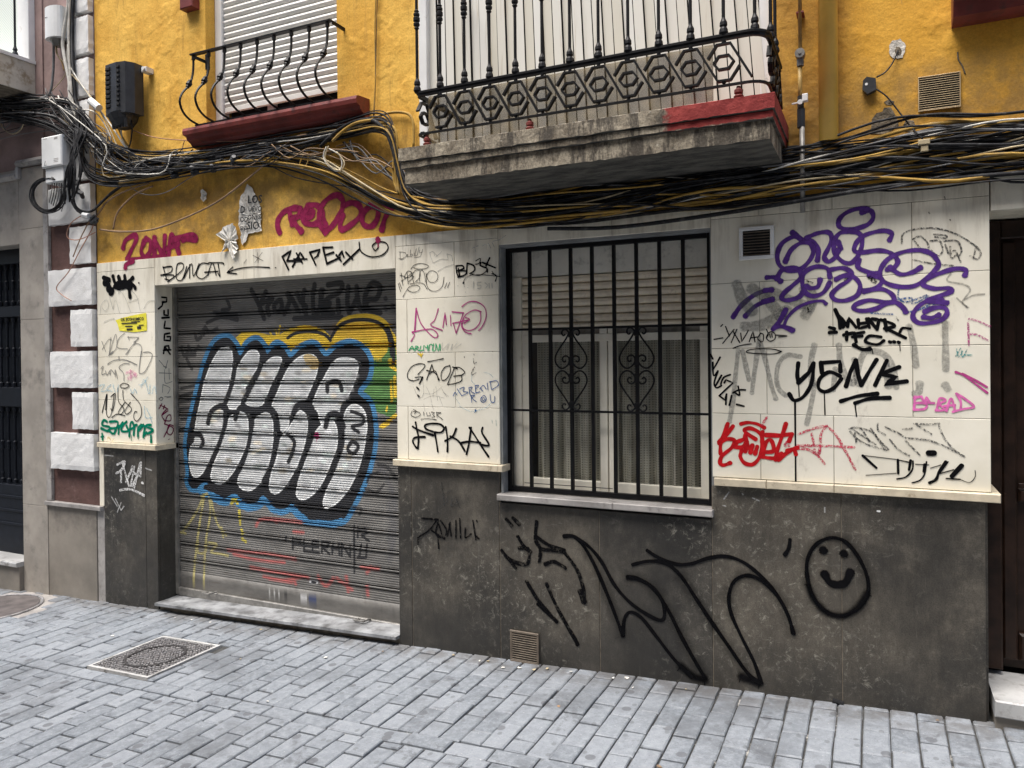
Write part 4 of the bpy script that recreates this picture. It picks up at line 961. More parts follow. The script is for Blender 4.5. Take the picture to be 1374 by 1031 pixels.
# ================================================================= THINGS ON THE WALLS
# drainpipe
dp = thing('drainpipe', 'round yellow painted drainpipe running down beside the balcony', 'pipe', (-.178, -.05, 1.12))
p0 = W(1112, 186, -.05)
mb = MB(); mb.tube([(p0[0],-.05,p0[2]-.01),(p0[0],-.05,3.5)], .0405, 20); mb.build('pipe', MT['drain'], dp, smooth=True)
mb = MB(); 
for z in (1.62, 2.6): mb.tube([(p0[0],-.05,z),(p0[0],-.05,z+.02)], .044, 20)
mb.build('bracket', MT['drain'], dp)
gp = thing('gas_pipe', 'thin vertical gas pipe with grey valve and white tag right of the balcony', 'pipe', W(1073, 180, -.045))
xg = W(1074, 100, -.045)[0]; zv = W(1074,74,-.045)[2]; zw = W(1074,137,-.045)[2]; ze = W(1074,286,-.045)[2]
mb = MB(); mb.tube([(xg,-.045,zv),(xg,-.045,3.4)], .0085, 10); mb.tube([(xg-.002,-.045,zv-.05),(xg-.002,-.045,zw+.0)], .0095, 10); mb.build('upper_pipe', MT['gas_y'], gp, smooth=True)
mb = MB(); zj = W(1074,172,-.045)[2]; mb.tube([(xg+.006,-.055,zj),(xg+.006,-.055,ze)], .0115, 10); mb.tube([(xg+.006,-.055,zj+.008),(xg+.006,-.055,zj-.002)], .008, 8); mb.build('lower_pipe', MT['gas'], gp, smooth=True)
mb = MB(); mb.tube([(xg,-.075,zv),(xg,-.03,zv)], .021, 14); mb.tube([(xg,-.079,zv),(xg,-.0751,zv)], .006, 8); mb.tube([(xg,-.045,zv-.02),(xg,-.045,zv-.05)], .0165, 6); mb.build('regulator', MT['gas'], gp)
mb = MB(); mb.tube([(xg,-.045,zw+.025),(xg,-.045,zw-.03)], .014, 8); mb.tube([(xg+.002,-.05,zw-.035),(xg+.002,-.05,zj-.0)], .0185, 6); mb.tube([(xg,-.045,zw-.03),(xg+.002,-.05,zw-.036)], .010, 6); mb.build('valve', MT['box_black'], gp)
mb = MB(); mb.box(xg+.008, xg+.032, -.075, -.055, zw-.008, zw+.026, .003); mb.tube([(xg-.035,-.07,zw-.012),(xg-.012,-.07,zw-.010),(xg-.003,-.07,zw-.0)], .004, 6); mb.tube([(xg+.0,-.066,zw-.008),(xg+.0,-.076,zw-.008)], .011, 10); mb.build('tap_tag', MT['pvc'], gp)
mb = MB(); zb1 = W(1074,18,-.045)[2]; mb.box(xg-.016, xg+.016, -.052, .011, zb1, zb1+.008); mb.build('bracket', MT['red'], gp)
# sensor
sn = thing('black_sensor', 'small black wall device with a white dot, wired to the pale hole', 'device', W(1166, 114, -.01))
P = [W(u, v, -.022) for u, v in ((1158,108),(1163,103),(1175,105),(1176,120),(1164,126),(1157,120))]
mb = MB(); mb.poly(P[::-1], .03); mb.build('casing', MT['box_black'], sn); c0 = W(1162.5,113,-.024); mb = MB(); mb.tube([(c0[0],-.0235,c0[2]),(c0[0],-.0225,c0[2])], .006, 10); mb.build('white_dot', MT['pvc'], sn)
def cable(pts, r, mat, label, name='cable', group=None, n=6, k=4):
    mb = MB(); mb.tube(smooth(pts, k), r, n); o = mb.build(name, MT['cab_'+mat], None, smooth=True)
    tag(o, label, 'cable', group); return o
cable([W(1205,68,.004), W(1198,84,-.012), W(1188,97,-.016), W(1176,104,-.014)], .0032, 'black', 'short black lead curving from the pale hole to the black sensor')
cable([W(1176,120,-.014), W(1190,130,-.02), W(1206,150,-.02), W(1222,170,-.03), W(1238,187,-.07)], .0032, 'black', 'black lead running down from the sensor to the cable bundle')
# white cabinets and black closure
def cabinet(name, label, x0, x1, z0, z1, d, split=None):
    t = thing(name, label, 'cabinet', ((x0+x1)/2, .0, z0))
    if split:
        mb = MB(); mb.box(x0+.015, x1-.01, -d+.02, .008, z0, split-.002, .005); mb.build('base', MT['box_white'], t)
        mb = MB(); mb.box(x0, x1, -d, .005, split, z1, .008); mb.build('cover', MT['box_white'], t)
        c = (x0+x1)/2; mb = MB(); mb.tube([(c-.01,-d+.018,z0+.03),(c-.01,-d+.008,z0+.03)], .009, 8); mb.build('lock', MT['steel'], t)
        mk = MB()
        for (a, b, e, f) in ((.12,.3,.92,.94),(.65,.82,.86,.93),(.62,.84,.22,.24),(.62,.84,.17,.19),(.62,.84,.12,.14)):
            mk.box(x0+(x1-x0)*a, x0+(x1-x0)*b, -d-.0006, -d-.0001, split+(z1-split)*e, split+(z1-split)*f)
        tx, tz = x0+(x1-x0)*.22, split+(z1-split)*.08
        mk.tube([(tx-.015,-d-.001,tz),(tx,-d-.001,tz+.03),(tx+.015,-d-.001,tz),(tx-.015,-d-.001,tz)], .0012, 4)
        mk.build('warning_print', MT['sillstone'], t)
    return t
cabinet('junction_cabinet', 'large white cable cabinet under the cable bundle, beside the grey pilaster', -5.515, -5.285, 1.315, 1.648, .14, 1.425)
t = thing('junction_box', 'small rounded white box high on the mauve wall', 'box', (-5.40, 0, 2.36))
mb = MB(); n = 10; x0_, x1_, z0_, z1_ = -5.510, -5.335, 2.375, 2.600
pr = [(x0_,.0),(x0_,-.085)]+[(x0_+(x1_-x0_)*(.5-.5*math.cos(a)), -.085-.045*math.sin(a)) for a in np.linspace(.3, 2.84, 8)]+[(x1_,-.085),(x1_,.0)]
vs = [(x, y_, z0_) for x, y_ in pr]+[(x, y_, z1_) for x, y_ in pr]; m = len(pr)
mb.add(vs, [(k, (k+1)%m, m+(k+1)%m, m+k) for k in range(m)]+[tuple(range(m-1,-1,-1)), tuple(range(m,2*m))]); mb.build('cover', MT['box_white'], t)
mb = MB(); mb.tube([(-5.425,-.06,2.374),(-5.425,-.06,2.33)], .05, 12, rs=[.055,.035]); mb.build('gland', MT['gas'], t)
mb = MB(); 
for dx in (-.028,-.012): mb.tube([(-5.43+dx,-.128,2.52),(-5.43+dx,-.131,2.52)], .004, 6)
mb.build('screw', MT['dark'], t)
t = thing('cable_closure', 'black ribbed plastic cable closure on the yellow wall', 'box', (-4.65, 0, 1.66))
x0_, x1_, z0_, z1_ = -4.822, -4.560, 1.70, 2.045
mb = MB(); pr = [(x0_,-.03),(x0_+.01,-.13),(x0_+.04,-.155),(x0_+.16,-.165),(x1_-.03,-.15),(x1_,-.10),(x1_,-.03)]; m = len(pr)
vs = [(x, y_, z0_) for x, y_ in pr]+[(x, y_, z1_) for x, y_ in pr]; fs = [(k, (k+1)%m, m+(k+1)%m, m+k) for k in range(m)]+[tuple(range(m-1,-1,-1)), tuple(range(m,2*m))]
mb.add(vs, fs); mb.build('cover', MT['box_black'], t)
for i in range(9):
    z = z0_+.045+i*.032; mb = MB(); mb.box(x0_+.050, x0_+.095, -.1665, -.150, z, z+.022, .003); mb.build('rib', MT['dark'], t)
    z = z+.004; mb = MB(); mb.box(x0_+.165, x0_+.190, -.1685, -.15, z, z+.014, .002); mb.build('rib', MT['dark'], t)
mb = MB(); mb.tube([(x0_+.13,-.09,z0_-.001),(x0_+.14,-.09,z0_-.04),(x0_+.15,-.09,z0_-.075)], .05, 12, rs=[.10,.085,.055]); 
for dx in (.08,.11,.14,.17,.2): mb.tube([(x0_+dx,-.13,z0_-.03),(x0_+dx,-.12,z0_-.09)], .014, 8)
mb.build('cable_gland', MT['box_black'], t)
mb = MB(); mb.box(x1_+.001, x1_+.05, -.05, .011, z1_-.05, z1_-.015, .004); mb.tube([(x1_+.03,-.06,z1_-.03),(x1_+.03,-.045,z1_-.03)], .014, 8); mb.build('bracket', MT['box_white'], t)
# manhole covers
mc = thing('manhole_cover', 'square cast iron access cover with round centre set in the setts', 'manhole cover', (-3.78, -.625, gz(-3.78)))
def gp_(x, y, dz): return (x, y, gz(x)+dz)
def gbox(mb, x0, x1, y0, y1, dz0, dz1):
    vs = [gp_(x, y, z) for x in (x0, x1) for y in (y0, y1) for z in (dz0, dz1)]
    mb.add(vs, [(0,1,3,2),(4,6,7,5),(0,4,5,1),(2,3,7,6),(0,2,6,4),(1,5,7,3)])
x0_, x1_, y0_, y1_ = MHX0+.006, MHX1-.006, MHY0+.006, MHY1-.006
mb = MB(); gbox(mb, x0_, x1_, y0_, y0_+.018, -.03, .004); gbox(mb, x0_, x1_, y1_-.018, y1_, -.03, .004); gbox(mb, x0_, x0_+.018, y0_+.0185, y1_-.0185, -.03, .004); gbox(mb, x1_-.018, x1_, y0_+.0185, y1_-.0185, -.03, .004); mb.build('frame', MT['marble'], mc)
mb = MB(); gbox(mb, x0_+.0185, x1_-.0185, y0_+.0185, y1_-.0185, -.03, -.004); mb.build('plate', MT['cover_low'], mc)
mb = MB(); cx_, cy_ = (x0_+x1_)/2, (y0_+y1_)/2; r = random.Random(2)
for i in range(22):
    for j in range(22):
        x = x0_+.03+(x1_-x0_-.06)*i/21+r.uniform(-.003,.003); y = y0_+.03+(y1_-y0_-.06)*j/21+r.uniform(-.003,.003); d = math.hypot(x-cx_, y-cy_)
        if .148 < d < .172: continue
        a = r.uniform(0, math.pi); s = .0075; q = .0042
        c, s_ = math.cos(a), math.sin(a); pts = [(-s,-q),(s,-q),(s,q),(-s,q)]
        vs = [gp_(x+c*px-s_*py, y+s_*px+c*py, .002) for px, py in pts]+[gp_(x+c*px-s_*py, y+s_*px+c*py, -.0045) for px, py in pts]
        mb.add(vs, [(0,1,2,3),(0,4,5,1),(1,5,6,2),(2,6,7,3),(3,7,4,0)])
mb.build('raised_pattern', MT['cover'], mc)
mb = MB(); ring = [gp_(cx_+.160*math.cos(a), cy_+.160*math.sin(a), -.001) for a in np.linspace(0, 2*math.pi, 41)]; mb.tube(ring, .006, 6); mb.build('ring', MT['cover_low'], mc)
rc = thing('manhole_cover', 'round rusty brown cover at the left edge, half out of view', 'manhole cover', (RC[0], RC[1], gz(RC[0])))
mb = MB(); n = 48
def disc(mb, r, dz, dz2, r_in=0):
    vs = [gp_(RC[0]+r*math.cos(a), RC[1]+r*math.sin(a), dz) for a in np.linspace(0, 2*math.pi, n, endpoint=False)]+[gp_(RC[0]+r*math.cos(a), RC[1]+r*math.sin(a), dz2) for a in np.linspace(0, 2*math.pi, n, endpoint=False)]
    mb.add(vs, [tuple(range(n))]+[(k, n+k, n+(k+1)%n, (k+1)%n) for k in range(n)])
disc(mb, RC[2]-.03, .002, -.03); mb.build('plate', MT['cover_rust'], rc)
mb = MB(); ring = [gp_(RC[0]+(RC[2]-.012)*math.cos(a), RC[1]+(RC[2]-.012)*math.sin(a), -.001) for a in np.linspace(0, 2*math.pi, 61)]; mb.tube(ring, .010, 6); mb.build('rim', MT['cover'], rc)
mb = MB(); disc(mb, RC[2]+.10, -.006, -.03); mb.build('mortar_bed', MT['sillstone'], rc)
# paper: torn poster, curled scrap, sticker
def text_mesh(s, size, name, loc, rotx=math.pi/2, parent=None, mat='ink', roll=0, ry=0):
    cu = bpy.data.curves.new(name, 'FONT'); cu.body = s; cu.size = size; cu.offset = size*.022; cu.extrude = 0.0002; cu.resolution_u = 2
    tmp = bpy.data.objects.new(name, cu); C.objects.link(tmp); bpy.context.view_layer.update()
    me = bpy.data.meshes.new_from_object(tmp.evaluated_get(bpy.context.evaluated_depsgraph_get())); bpy.data.objects.remove(tmp); bpy.data.curves.remove(cu)
    me.materials.clear(); me.materials.append(MT[mat]); o = bpy.data.objects.new(name, me); C.objects.link(o); o.rotation_euler = (math.pi/2, ry, 0)
    o.parent = parent; o.location = Vector(loc)-(world_of(parent) if parent else Vector((0,0,0))); return o
def paper(name, label, cat, outline, y, mat='paper', crumple=.006, seed=1):
    rj = random.Random(seed+70); oo = []
    for (a1, b1), (a2, b2) in zip(outline, outline[1:]+outline[:1]):
        nseg = max(1, int(math.hypot(a2-a1, b2-b1)/2.5)); jg = .12 if cat == 'sticker' else .7
        oo += [(a1+(a2-a1)*k/nseg+(rj.uniform(-jg,jg) if k else 0), b1+(b2-b1)*k/nseg+(rj.uniform(-jg,jg) if k else 0)) for k in range(nseg)]
    outline = oo
    pts = [W(u, v, y) for u, v in outline]; t = thing(name, label, cat, tuple(np.mean(pts, 0)))
    r = random.Random(seed); c = np.mean(pts, 0); mb = MB(); n = len(pts)
    mid = [tuple(c+(np.array(p)-c)*.55+np.array([0, r.uniform(-crumple, crumple), 0])) for p in pts]
    out = [(p[0], p[1]+r.uniform(-crumple*1.2, crumple*.4), p[2]) for p in pts]
    vs = out+mid+[tuple(c)]; fs = [(k, (k+1)%n, n+(k+1)%n, n+k) for k in range(n)]+[(n+k, n+(k+1)%n, 2*n) for k in range(n)]
    nn = len(vs); vs2 = [(a, b+.0006, d) for a, b, d in vs]; mb.add(vs+vs2, fs+[tuple(nn+i for i in reversed(f)) for f in fs]); mb.build('sheet', MT[mat], t); return t
pt = paper('torn_poster', 'torn white poster remnant with black capital letters on the yellow wall', 'poster', [(332,247),(338,252),(345,266),(350,280),(351,310),(333,314),(331,322),(326,329),(324,327),(323,310),(320,300),(321,276),(323,264),(328,258)], .004, crumple=.004, seed=3)
for s, u, v, sz in (('LOS',332,273,.070),('UEVO',333,284,.044),('OÑES',332,295,.044),('SIO',331,308,.070),('D',322,286,.062),('OD',322,298,.044),('ENS',322,309,.036)):
    q = W(u, v, -.0045); text_mesh(s, sz, 'lettering', q, parent=pt, ry=.06)
paper('torn_poster', 'curled torn strip of white paper hanging below the poster remnant', 'poster', [(289,315),(297,312),(303,303),(315,300),(318,308),(319,320),(319,338),(314,348),(309,338),(305,330),(299,340),(302,322)], -.008, crumple=.016, seed=8)
paper('paper_scrap', 'small curled paper scrap alone on the yellow wall left of the poster', 'poster', [(269,258),(273,254),(277,258),(277,267),(273,271),(270,266)], .0, crumple=.008, seed=9)
st = paper('sticker', 'yellow advertising sticker on the white tiles of the left pillar', 'sticker', [(155,430),(163,427),(175,424),(196,420),(197,432),(197,444),(180,446),(160,444),(158,436)], -.0025, 'sticker', crumple=.0008, seed=2)
q = W(162, 431, -.0045); text_mesh('OR ECONOMICO', .030, 'lettering', q, parent=st)
mb = MB()
for u, v, L, h in ((176,431.5,.09,.006),(163,433.5,.16,.008),(186,436,.05,.006),(168,437.5,.075,.008),(170,441,.06,.014),(184,438,.04,.02)):
    q = W(u, v, -.0045); mb.box(q[0], q[0]+L, -.0050, -.0046, q[2]-h, q[2])
mb.build('small_print', MT['ink'], st)
# ================================================================= GRAFFITI (paint lying on the cladding)
PM = {}
COLS = dict(black=(.005,.005,.006), purple=(.085,.035,.20), magenta=(.26,.022,.075), wine=(.16,.01,.05), red=(.50,.012,.016), redfaint=(.60,.05,.10), pink=(.68,.16,.42), pinkm=(.42,.06,.22),
            green=(.0,.17,.10), lgreen=(.02,.35,.14), blue=(.03,.09,.26), lblue=(.25,.47,.60), grey=(.20,.20,.19), dgrey=(.06,.06,.06), white=(.78,.78,.76), yellow=(.75,.52,.04), teal=(.03,.25,.25), lpink=(.75,.35,.5), wash=(.50,.49,.44))
def pmat(col, style):
    k = col+'_'+style
    if k not in PM: PM[k] = paint_mat(k+'_paint', COLS[col], style)
    return PM[k]
PAINT_Y = [0.0]
ly = [0]
def graffiti(parent, label, col, style, fr, w, strokes, plane=None, closed=(), y=0.0, name='painted_tag'):
    ox, oy, s = FR[fr]; V = []; Fc = []; UV = []; ly[0] += 1
    for si, st_ in enumerate(strokes):
        ww = w
        if isinstance(st_, tuple): st_, ww = st_
        lin = st_.startswith('l '); st_ = st_[2:] if lin else st_
        pts = pp(st_)
        if len(pts) == 1: pts = [pts[0], (pts[0][0]+.6*ww/3, pts[0][1]+.3*ww/3)]
        cl = si in closed
        px = [p+(0,) for p in pts]
        if lin:
            q = []
            for a, b in zip(px, px[1:]):
                for t in np.linspace(0, 1, 4)[:-1]: q.append((a[0]+(b[0]-a[0])*t, a[1]+(b[1]-a[1])*t))
            q.append(px[-1][:2]); px = q
        else: px = [p[:2] for p in smooth(px, 6, cl)]
        f2 = (lambda u, v: W(u, v, y)) if plane is None else (lambda u, v: WX(u, v, plane))
        P = np.array([f2(ox+a/s, oy+b/s) for a, b in px])
        keep = [0]+[i for i in range(1, len(P)) if np.linalg.norm(P[i]-P[i-1]) > 1e-5]; P = P[keep]
        if len(P) < 2: continue
        um, vm = ox+px[0][0]/s, oy+px[0][1]/s
        sc = abs(f2(um, vm+1)[2]-f2(um, vm-1)[2])/2
        hw = ww/s*sc/2*({'marker':1.08,'spray':1.35,'fog':1.6,'haze':1.6,'worn':1.2,'dry':1.1,'faint':1.1}[style])
        # to plane coordinates
        A2 = P[:, [0, 2]] if plane is None else P[:, [1, 2]]
        T = np.gradient(A2, axis=0); T /= np.linalg.norm(T, axis=1)[:, None]+1e-12; N = np.stack([-T[:,1], T[:,0]], 1)
        # round ends
        cap = 5; pre = []; 
        rows = []; wr = random.Random(ly[0]*31+si); wp, wq = wr.uniform(0,6), wr.uniform(0,6); nA = len(A2)
        hv = [hw*(1+.10*math.sin(i*.35+wp)+.06*math.sin(i*.9+wq)+(.12 if style in ('spray','marker') and (i < 3 or i > nA-4) else 0)) for i in range(nA)]
        if not cl:
            for k in range(cap, 0, -1):
                a = k/cap; rows.append((A2[0]-T[0]*hv[0]*a, N[0]*hv[0], a, True))
        for i in range(len(A2)): rows.append((A2[i], N[i]*hv[i], 0, False))
        if not cl:
            for k in range(1, cap+1):
                a = k/cap; rows.append((A2[-1]+T[-1]*hv[-1]*a, N[-1]*hv[-1], a, True))
        base = len(V); nr = len(rows)
        for i, (c, n, a, _) in enumerate(rows):
            hgt = .0011+ly[0]*3e-5+si*2.5e-5+i*1.2e-6
            wd = math.sqrt(max(0, 1-a*a)) if style in ('marker', 'dry') else 1.0
            for q, vv in ((-1,-1.),(-.5,-.5),(0,0.),(.5,.5),(1,1.)):
                p2 = c+n*q*wd; vv2 = vv
                if a > 0 and style not in ('marker', 'dry'): vv2 = min(1., math.hypot(vv, a))
                V.append((p2[0], y-hgt, p2[1]) if plane is None else (plane+hgt, p2[0], p2[1])); UV.append((i*.1, vv2))
        for i in range(nr-1):
            for k in range(4): Fc.append((base+i*5+k, base+i*5+k+1, base+(i+1)*5+k+1, base+(i+1)*5+k))
    mb = MB(); mb.v = V; mb.f = Fc; mb.uv = UV
    return mb.build(name, pmat(col, style), parent, label)
PLW = [o for o in YB.children if o.name == 'plaster_wall'][0]
G = graffiti
# --- purple flourish on the right
G(TILE, 'large purple looping throw-up with halo', 'purple', 'spray', 'E', 21, [
 '520,100 565,90 580,125 555,160 500,182 440,188 400,172 402,135 440,100 500,80 550,82',
 '155,205 205,245 160,228 100,262 75,320 85,375 130,405 195,398 245,352 265,300 245,262 195,262 145,300 118,358',
 '222,240 265,255 290,300 286,352', '230,232 290,208 345,205 362,240 342,290 322,335 345,358 380,335 395,300',
 '455,200 405,208 375,250 378,315 425,362 470,362 505,318 522,258 508,212 460,198', '395,255 410,290',
 '665,245 678,212 645,196 590,202 530,222 492,258 480,300 520,310 600,300 660,308 698,335 708,365 680,398 655,400',
 '20,442 62,442 92,462', '72,448 100,402 150,390 190,402 198,442 158,482 112,522 98,552 130,562 188,545 215,510',
 '352,440 338,395 280,385 222,412 206,460 220,518 265,540 318,520 350,470', '300,455 288,490 252,498 228,488',
 '350,402 420,392 465,418 448,458 400,490 362,530 382,560 440,562 498,532 510,480 478,440 430,432 385,452',
 '505,350 500,388 550,412 610,422', '560,430 625,450 600,495 532,514', '532,514 620,502 678,530 688,568 640,572 560,562 492,582 478,606 520,618 590,608 650,580 700,575 735,598 752,625',
 '905,330 860,305 800,298 722,312 652,350 616,410 632,460 700,488 790,488 858,448 908,400 925,368 905,335', '668,388 722,425 785,415 828,390',
 '1062,430 1068,402 1010,396 930,420 862,452 842,480 900,500 975,498 992,515 925,540 862,562 900,570 968,575',
 '940,560 882,560 822,590 788,640 812,678 870,682 938,665 968,632 955,602 900,602 852,622', '925,640 885,655 845,650',
 ('330,580 310,566 250,572 180,602 130,650 112,690', 15), '120,612 82,680 52,714', '58,706 100,700 155,720', '10,510 45,508', '0,570 50,558'])
G(TILE, 'two purple strokes left of the purple throw-up', 'purple', 'spray', 'D', 21, ['800,650 845,588 920,530 1000,505', '865,645 922,590 1005,556'])
G(TILE, 'grey scrubbed patch under the purple strokes', 'grey', 'faint', 'D', 60, ['820,480 850,560 900,620', '900,500 980,560 1050,640', '860,700 960,690 1080,620', '1000,520 1100,560 1200,600', '1180,500 1220,560 1180,640'])
# --- grey ghost letters
G(TILE, 'large washed-out grey letters behind the black tag', 'grey', 'faint', 'S', 34, ['200,650 225,500 240,350 260,160', '290,160 310,250 335,360', '355,450 370,330 390,190 405,90', '415,110 450,230 490,400 520,490', '690,200 600,190 545,240 525,330 540,420 590,470'])
G(TILE, 'washed-out grey letters and exclamation marks', 'grey', 'faint', 'E', 34, ['400,800 410,900 470,1000 520,860 560,830 640,850 690,940 700,1020', '270,800 250,900 260,1000', '770,700 790,790 805,905', '958,680 960,800 962,925'])
G(TILE, 'grey dots under the exclamation marks', 'grey', 'faint', 'I', 38, ['825,140 820,180 800,190', '960,145 972,165', ('275,130 250,260 230,350', 26), ('380,60 370,170', 30), ('480,10 500,140', 30),'650,30 660,150'])
# --- black name tag
G(TILE, 'bold black marker name tag with underline and drips', 'black', 'marker', 'I', 19, [
 '185,30 180,90 186,132', 'l 186,132 240,80 262,34', '266,30 260,110 242,165 205,212 162,225 138,192', 'l 305,28 405,20 407,72', 'l 305,28 310,80', '405,98 350,76 300,110 292,160 325,180 372,160 412,112',
 'l 437,150 458,80 488,15', 'l 488,15 500,90 517,145', 'l 517,145 560,70 597,12', 'l 590,145 620,80 652,15', 'l 716,50 650,75 618,88', 'l 618,88 702,102 640,140 755,125', '410,230 500,203 600,190', '485,240 560,217 665,212',
 ('186,120 190,205', 5), ('168,230 172,660', 8), ('322,180 326,300', 6), ('483,240 492,310', 6)])
G(TILE, 'black block letter tag with dots', 'black', 'marker', 'E', 15, [('l 380,612 420,700', 20), 'l 405,708 400,640 445,700', 'l 445,700 450,655 490,705', 'l 500,665 505,710 545,700', 'l 510,685 545,680', 'l 545,660 560,705', 'l 555,660 600,715', 'l 600,715 610,665 575,660', '620,665 680,685 690,700 640,710', 'l 640,665 650,720', 'l 650,712 750,760', ('720,730 735,708 775,712',12),
  'l 425,745 470,735', 'l 440,730 440,770', 'l 480,735 490,780', 'l 470,755 520,750', 'l 480,738 530,730', '620,755 560,750 540,780 600,795 635,775', '350,705 375,712', '350,732 385,730', '665,780 670,782', '688,780 692,782', '712,782 715,784', ('480,798 520,820 560,818', 20), ('575,820 578,842', 4), ('720,800 722,828', 4)])
G(TILE, 'scratchy black round scribble tag', 'dgrey', 'dry', 'E', 9, ['730,260 740,210 820,185 920,185 1020,215 1110,270 1145,310 1130,345 1090,330', '790,240 830,225 870,270 860,310 830,290 790,240', '880,250 930,250 945,300 920,330 885,300', '900,215 960,220 960,235 905,228', '950,250 1020,250 1045,300 1030,330', '960,270 980,320 1010,300 1040,360', '985,280 990,340 1020,320','1120,280 1110,330','790,350 900,370 1000,380'])
G(TILE, 'faint dotted scribble right of the purple loops', 'dgrey', 'faint', 'E', 9, ['990,420 970,460 1060,480 1090,510 1050,570 1080,600', '1060,560 1110,535 1165,530', '1020,550 1075,600'])
G(TILE, 'dark blue scribble crossing the purple paint', 'blue', 'dry', 'E', 9, ['715,505 712,550 760,570 860,535', '700,560 780,550 790,580 870,540', '730,610 800,620 930,550', '740,630 860,600 940,560','570,630 680,635'])
G(TILE, 'small black smudges near the purple paint', 'black', 'dry', 'E', 12, [('400,435 450,430 430,455', 14), ('560,440 590,465', 20), ('235,600 240,622', 8), ('230,460 260,470', 8), ('955,18 960,28',7), ('872,100 876,106',8), ('982,136 986,140',6),('700,650 712,668',6)])
G(TILE, 'small teal scribble near the door', 'teal', 'dry', 'E', 6, ['1020,820 1030,860 1050,830', '1045,825 1050,860 1075,820', '1060,850 1100,850', '1015,855 1040,815'])
G(TILE, 'pink strokes at the edge of the doorway', 'pinkm', 'dry', 'E', 10, ['1085,660 1130,670 1195,700', '1090,740 1130,745 1185,775', '1080,680 1083,800'])
G(TILE, 'pink slash near the doorway', 'pinkm', 'marker', 'I', 10, ['1015,76 1060,95 1120,140 1180,185', '1050,85 1110,115 1178,155'])
G(TILE, 'pink outlined name tag', 'pink', 'marker', 'I', 11, ['800,205 795,270', 'l 795,212 835,205 845,235 805,240', '805,240 860,245 850,270 795,275', '860,215 855,235 900,240', '860,210 880,240', '915,270 930,215 960,225 920,245', '925,245 955,275 910,278', '965,280 990,215 1010,275', '955,255 1010,250', '1018,190 1040,230 1040,275', '1020,190 1060,215 1110,258 1060,270 1000,285'])
# --- red tag
G(TILE, 'bright red letter tag', 'red', 'marker', 'S', 26, ['188,665 165,730 140,800 138,870', '225,680 180,740 130,790', '130,800 185,770 235,780 215,830 150,885 135,935 160,950 205,935', '240,820 255,790 300,770 310,740 325,830', '235,825 290,825 320,790', ('280,665 330,655 390,665 440,690', 22), '380,770 320,730 305,705 345,695 400,720 425,760 425,830 405,900 360,945 305,935 275,890 285,850', '320,815 310,855', '358,815 345,862', '392,822 378,870', '430,720 425,790', 'l 455,742 545,745 632,735', '590,665 560,760 530,850 520,910', '632,735 612,785', '430,880 455,790 490,780 505,850 440,860', '425,890 470,900 520,900 560,870', '540,915 590,870 640,840 660,875', '600,850 670,830'])
G(TILE, 'red tail and loop continuing the red tag', 'redfaint', 'dry', 'L', 13, ['735,165 800,170 850,200 888,245', '740,150 850,150 1045,158', '750,90 830,60 900,45', '900,45 870,90 865,160 855,195', '900,45 950,95 1000,180 1050,275', '820,85 835,150', '835,170 845,195 862,190 866,150','560,40 585,0','690,130 680,150 700,150'])
G(TILE, 'thin black signature with a smiling face', 'black', 'marker', 'D', 5, ['745,690 735,700', 'l 760,700 780,750', 'l 805,715 745,790', 'l 800,725 835,785', 'l 820,715 790,785', 'l 840,735 845,780 870,740 880,720', 'l 885,780 905,725 915,780', 'l 895,760 930,755', '945,735 930,765 955,780 960,745 945,735', '975,715 985,740 975,760', '985,735 975,760 995,778 1020,765 1020,738 1000,728 985,735', 'l 993,740 996,758', 'l 1003,738 1006,756', '700,768 745,760', '1025,745 1085,750 1040,755', '800,815 840,800 895,792', '1055,832 1000,818 900,820 870,835 920,842 1010,845 1055,832'])
G(TILE, 'angular black tag written downwards beside the window', 'black', 'marker', 'S', 11, ['70,185 85,215', '135,205 105,260 85,290', '85,240 90,330 120,300', '120,300 95,380 110,415 145,400', '145,330 105,400', '205,325 160,345 140,390', 'l 165,380 175,360 225,380 130,470', 'l 130,470 170,500 180,460', 'l 180,460 175,530', 'l 215,470 200,535', '225,450 265,430 310,430', '260,405 270,465 240,450', '250,530 300,542'])
G(TILE, 'grey brush tag fading out', 'dgrey', 'dry', 'N', 11, ['45,75 80,65 160,80 210,110', '50,90 100,140 180,180 280,205', '80,100 90,160', '180,70 230,140 290,200', '225,40 225,80 270,110', '270,60 330,90', '300,140 350,200 420,240', '400,150 450,200 490,240', '340,90 400,130', '400,130 560,150 700,210 770,250', '450,40 540,45 610,40', '470,50 560,105', '605,45 640,130 700,200 765,245', '380,75 440,70','70,80 210,170','200,100 260,190','120,70 170,150'])
G(TILE, 'black calligraphic tag', 'black', 'marker', 'N', 12, [('l 130,242 215,318', 14), ('l 130,240 340,265', 4), ('l 150,365 340,352', 4), 'l 350,268 352,352', ('360,270 430,285', 6), ('l 430,272 420,330', 13), ('445,275 440,330 400,375 345,388', 9), ('l 460,295 545,300', 5), ('l 520,300 515,340', 17), ('530,280 520,350 490,395 440,412', 8), ('l 555,320 620,300', 5), ('650,280 610,340 590,390 550,412', 16), ('l 665,280 610,355', 8), ('l 610,355 700,330', 6), ('l 750,305 690,370', 22), ('l 655,385 740,390', 7), ('740,390 800,410 835,375 835,335', 4), ('l 545,225 575,225', 30)])
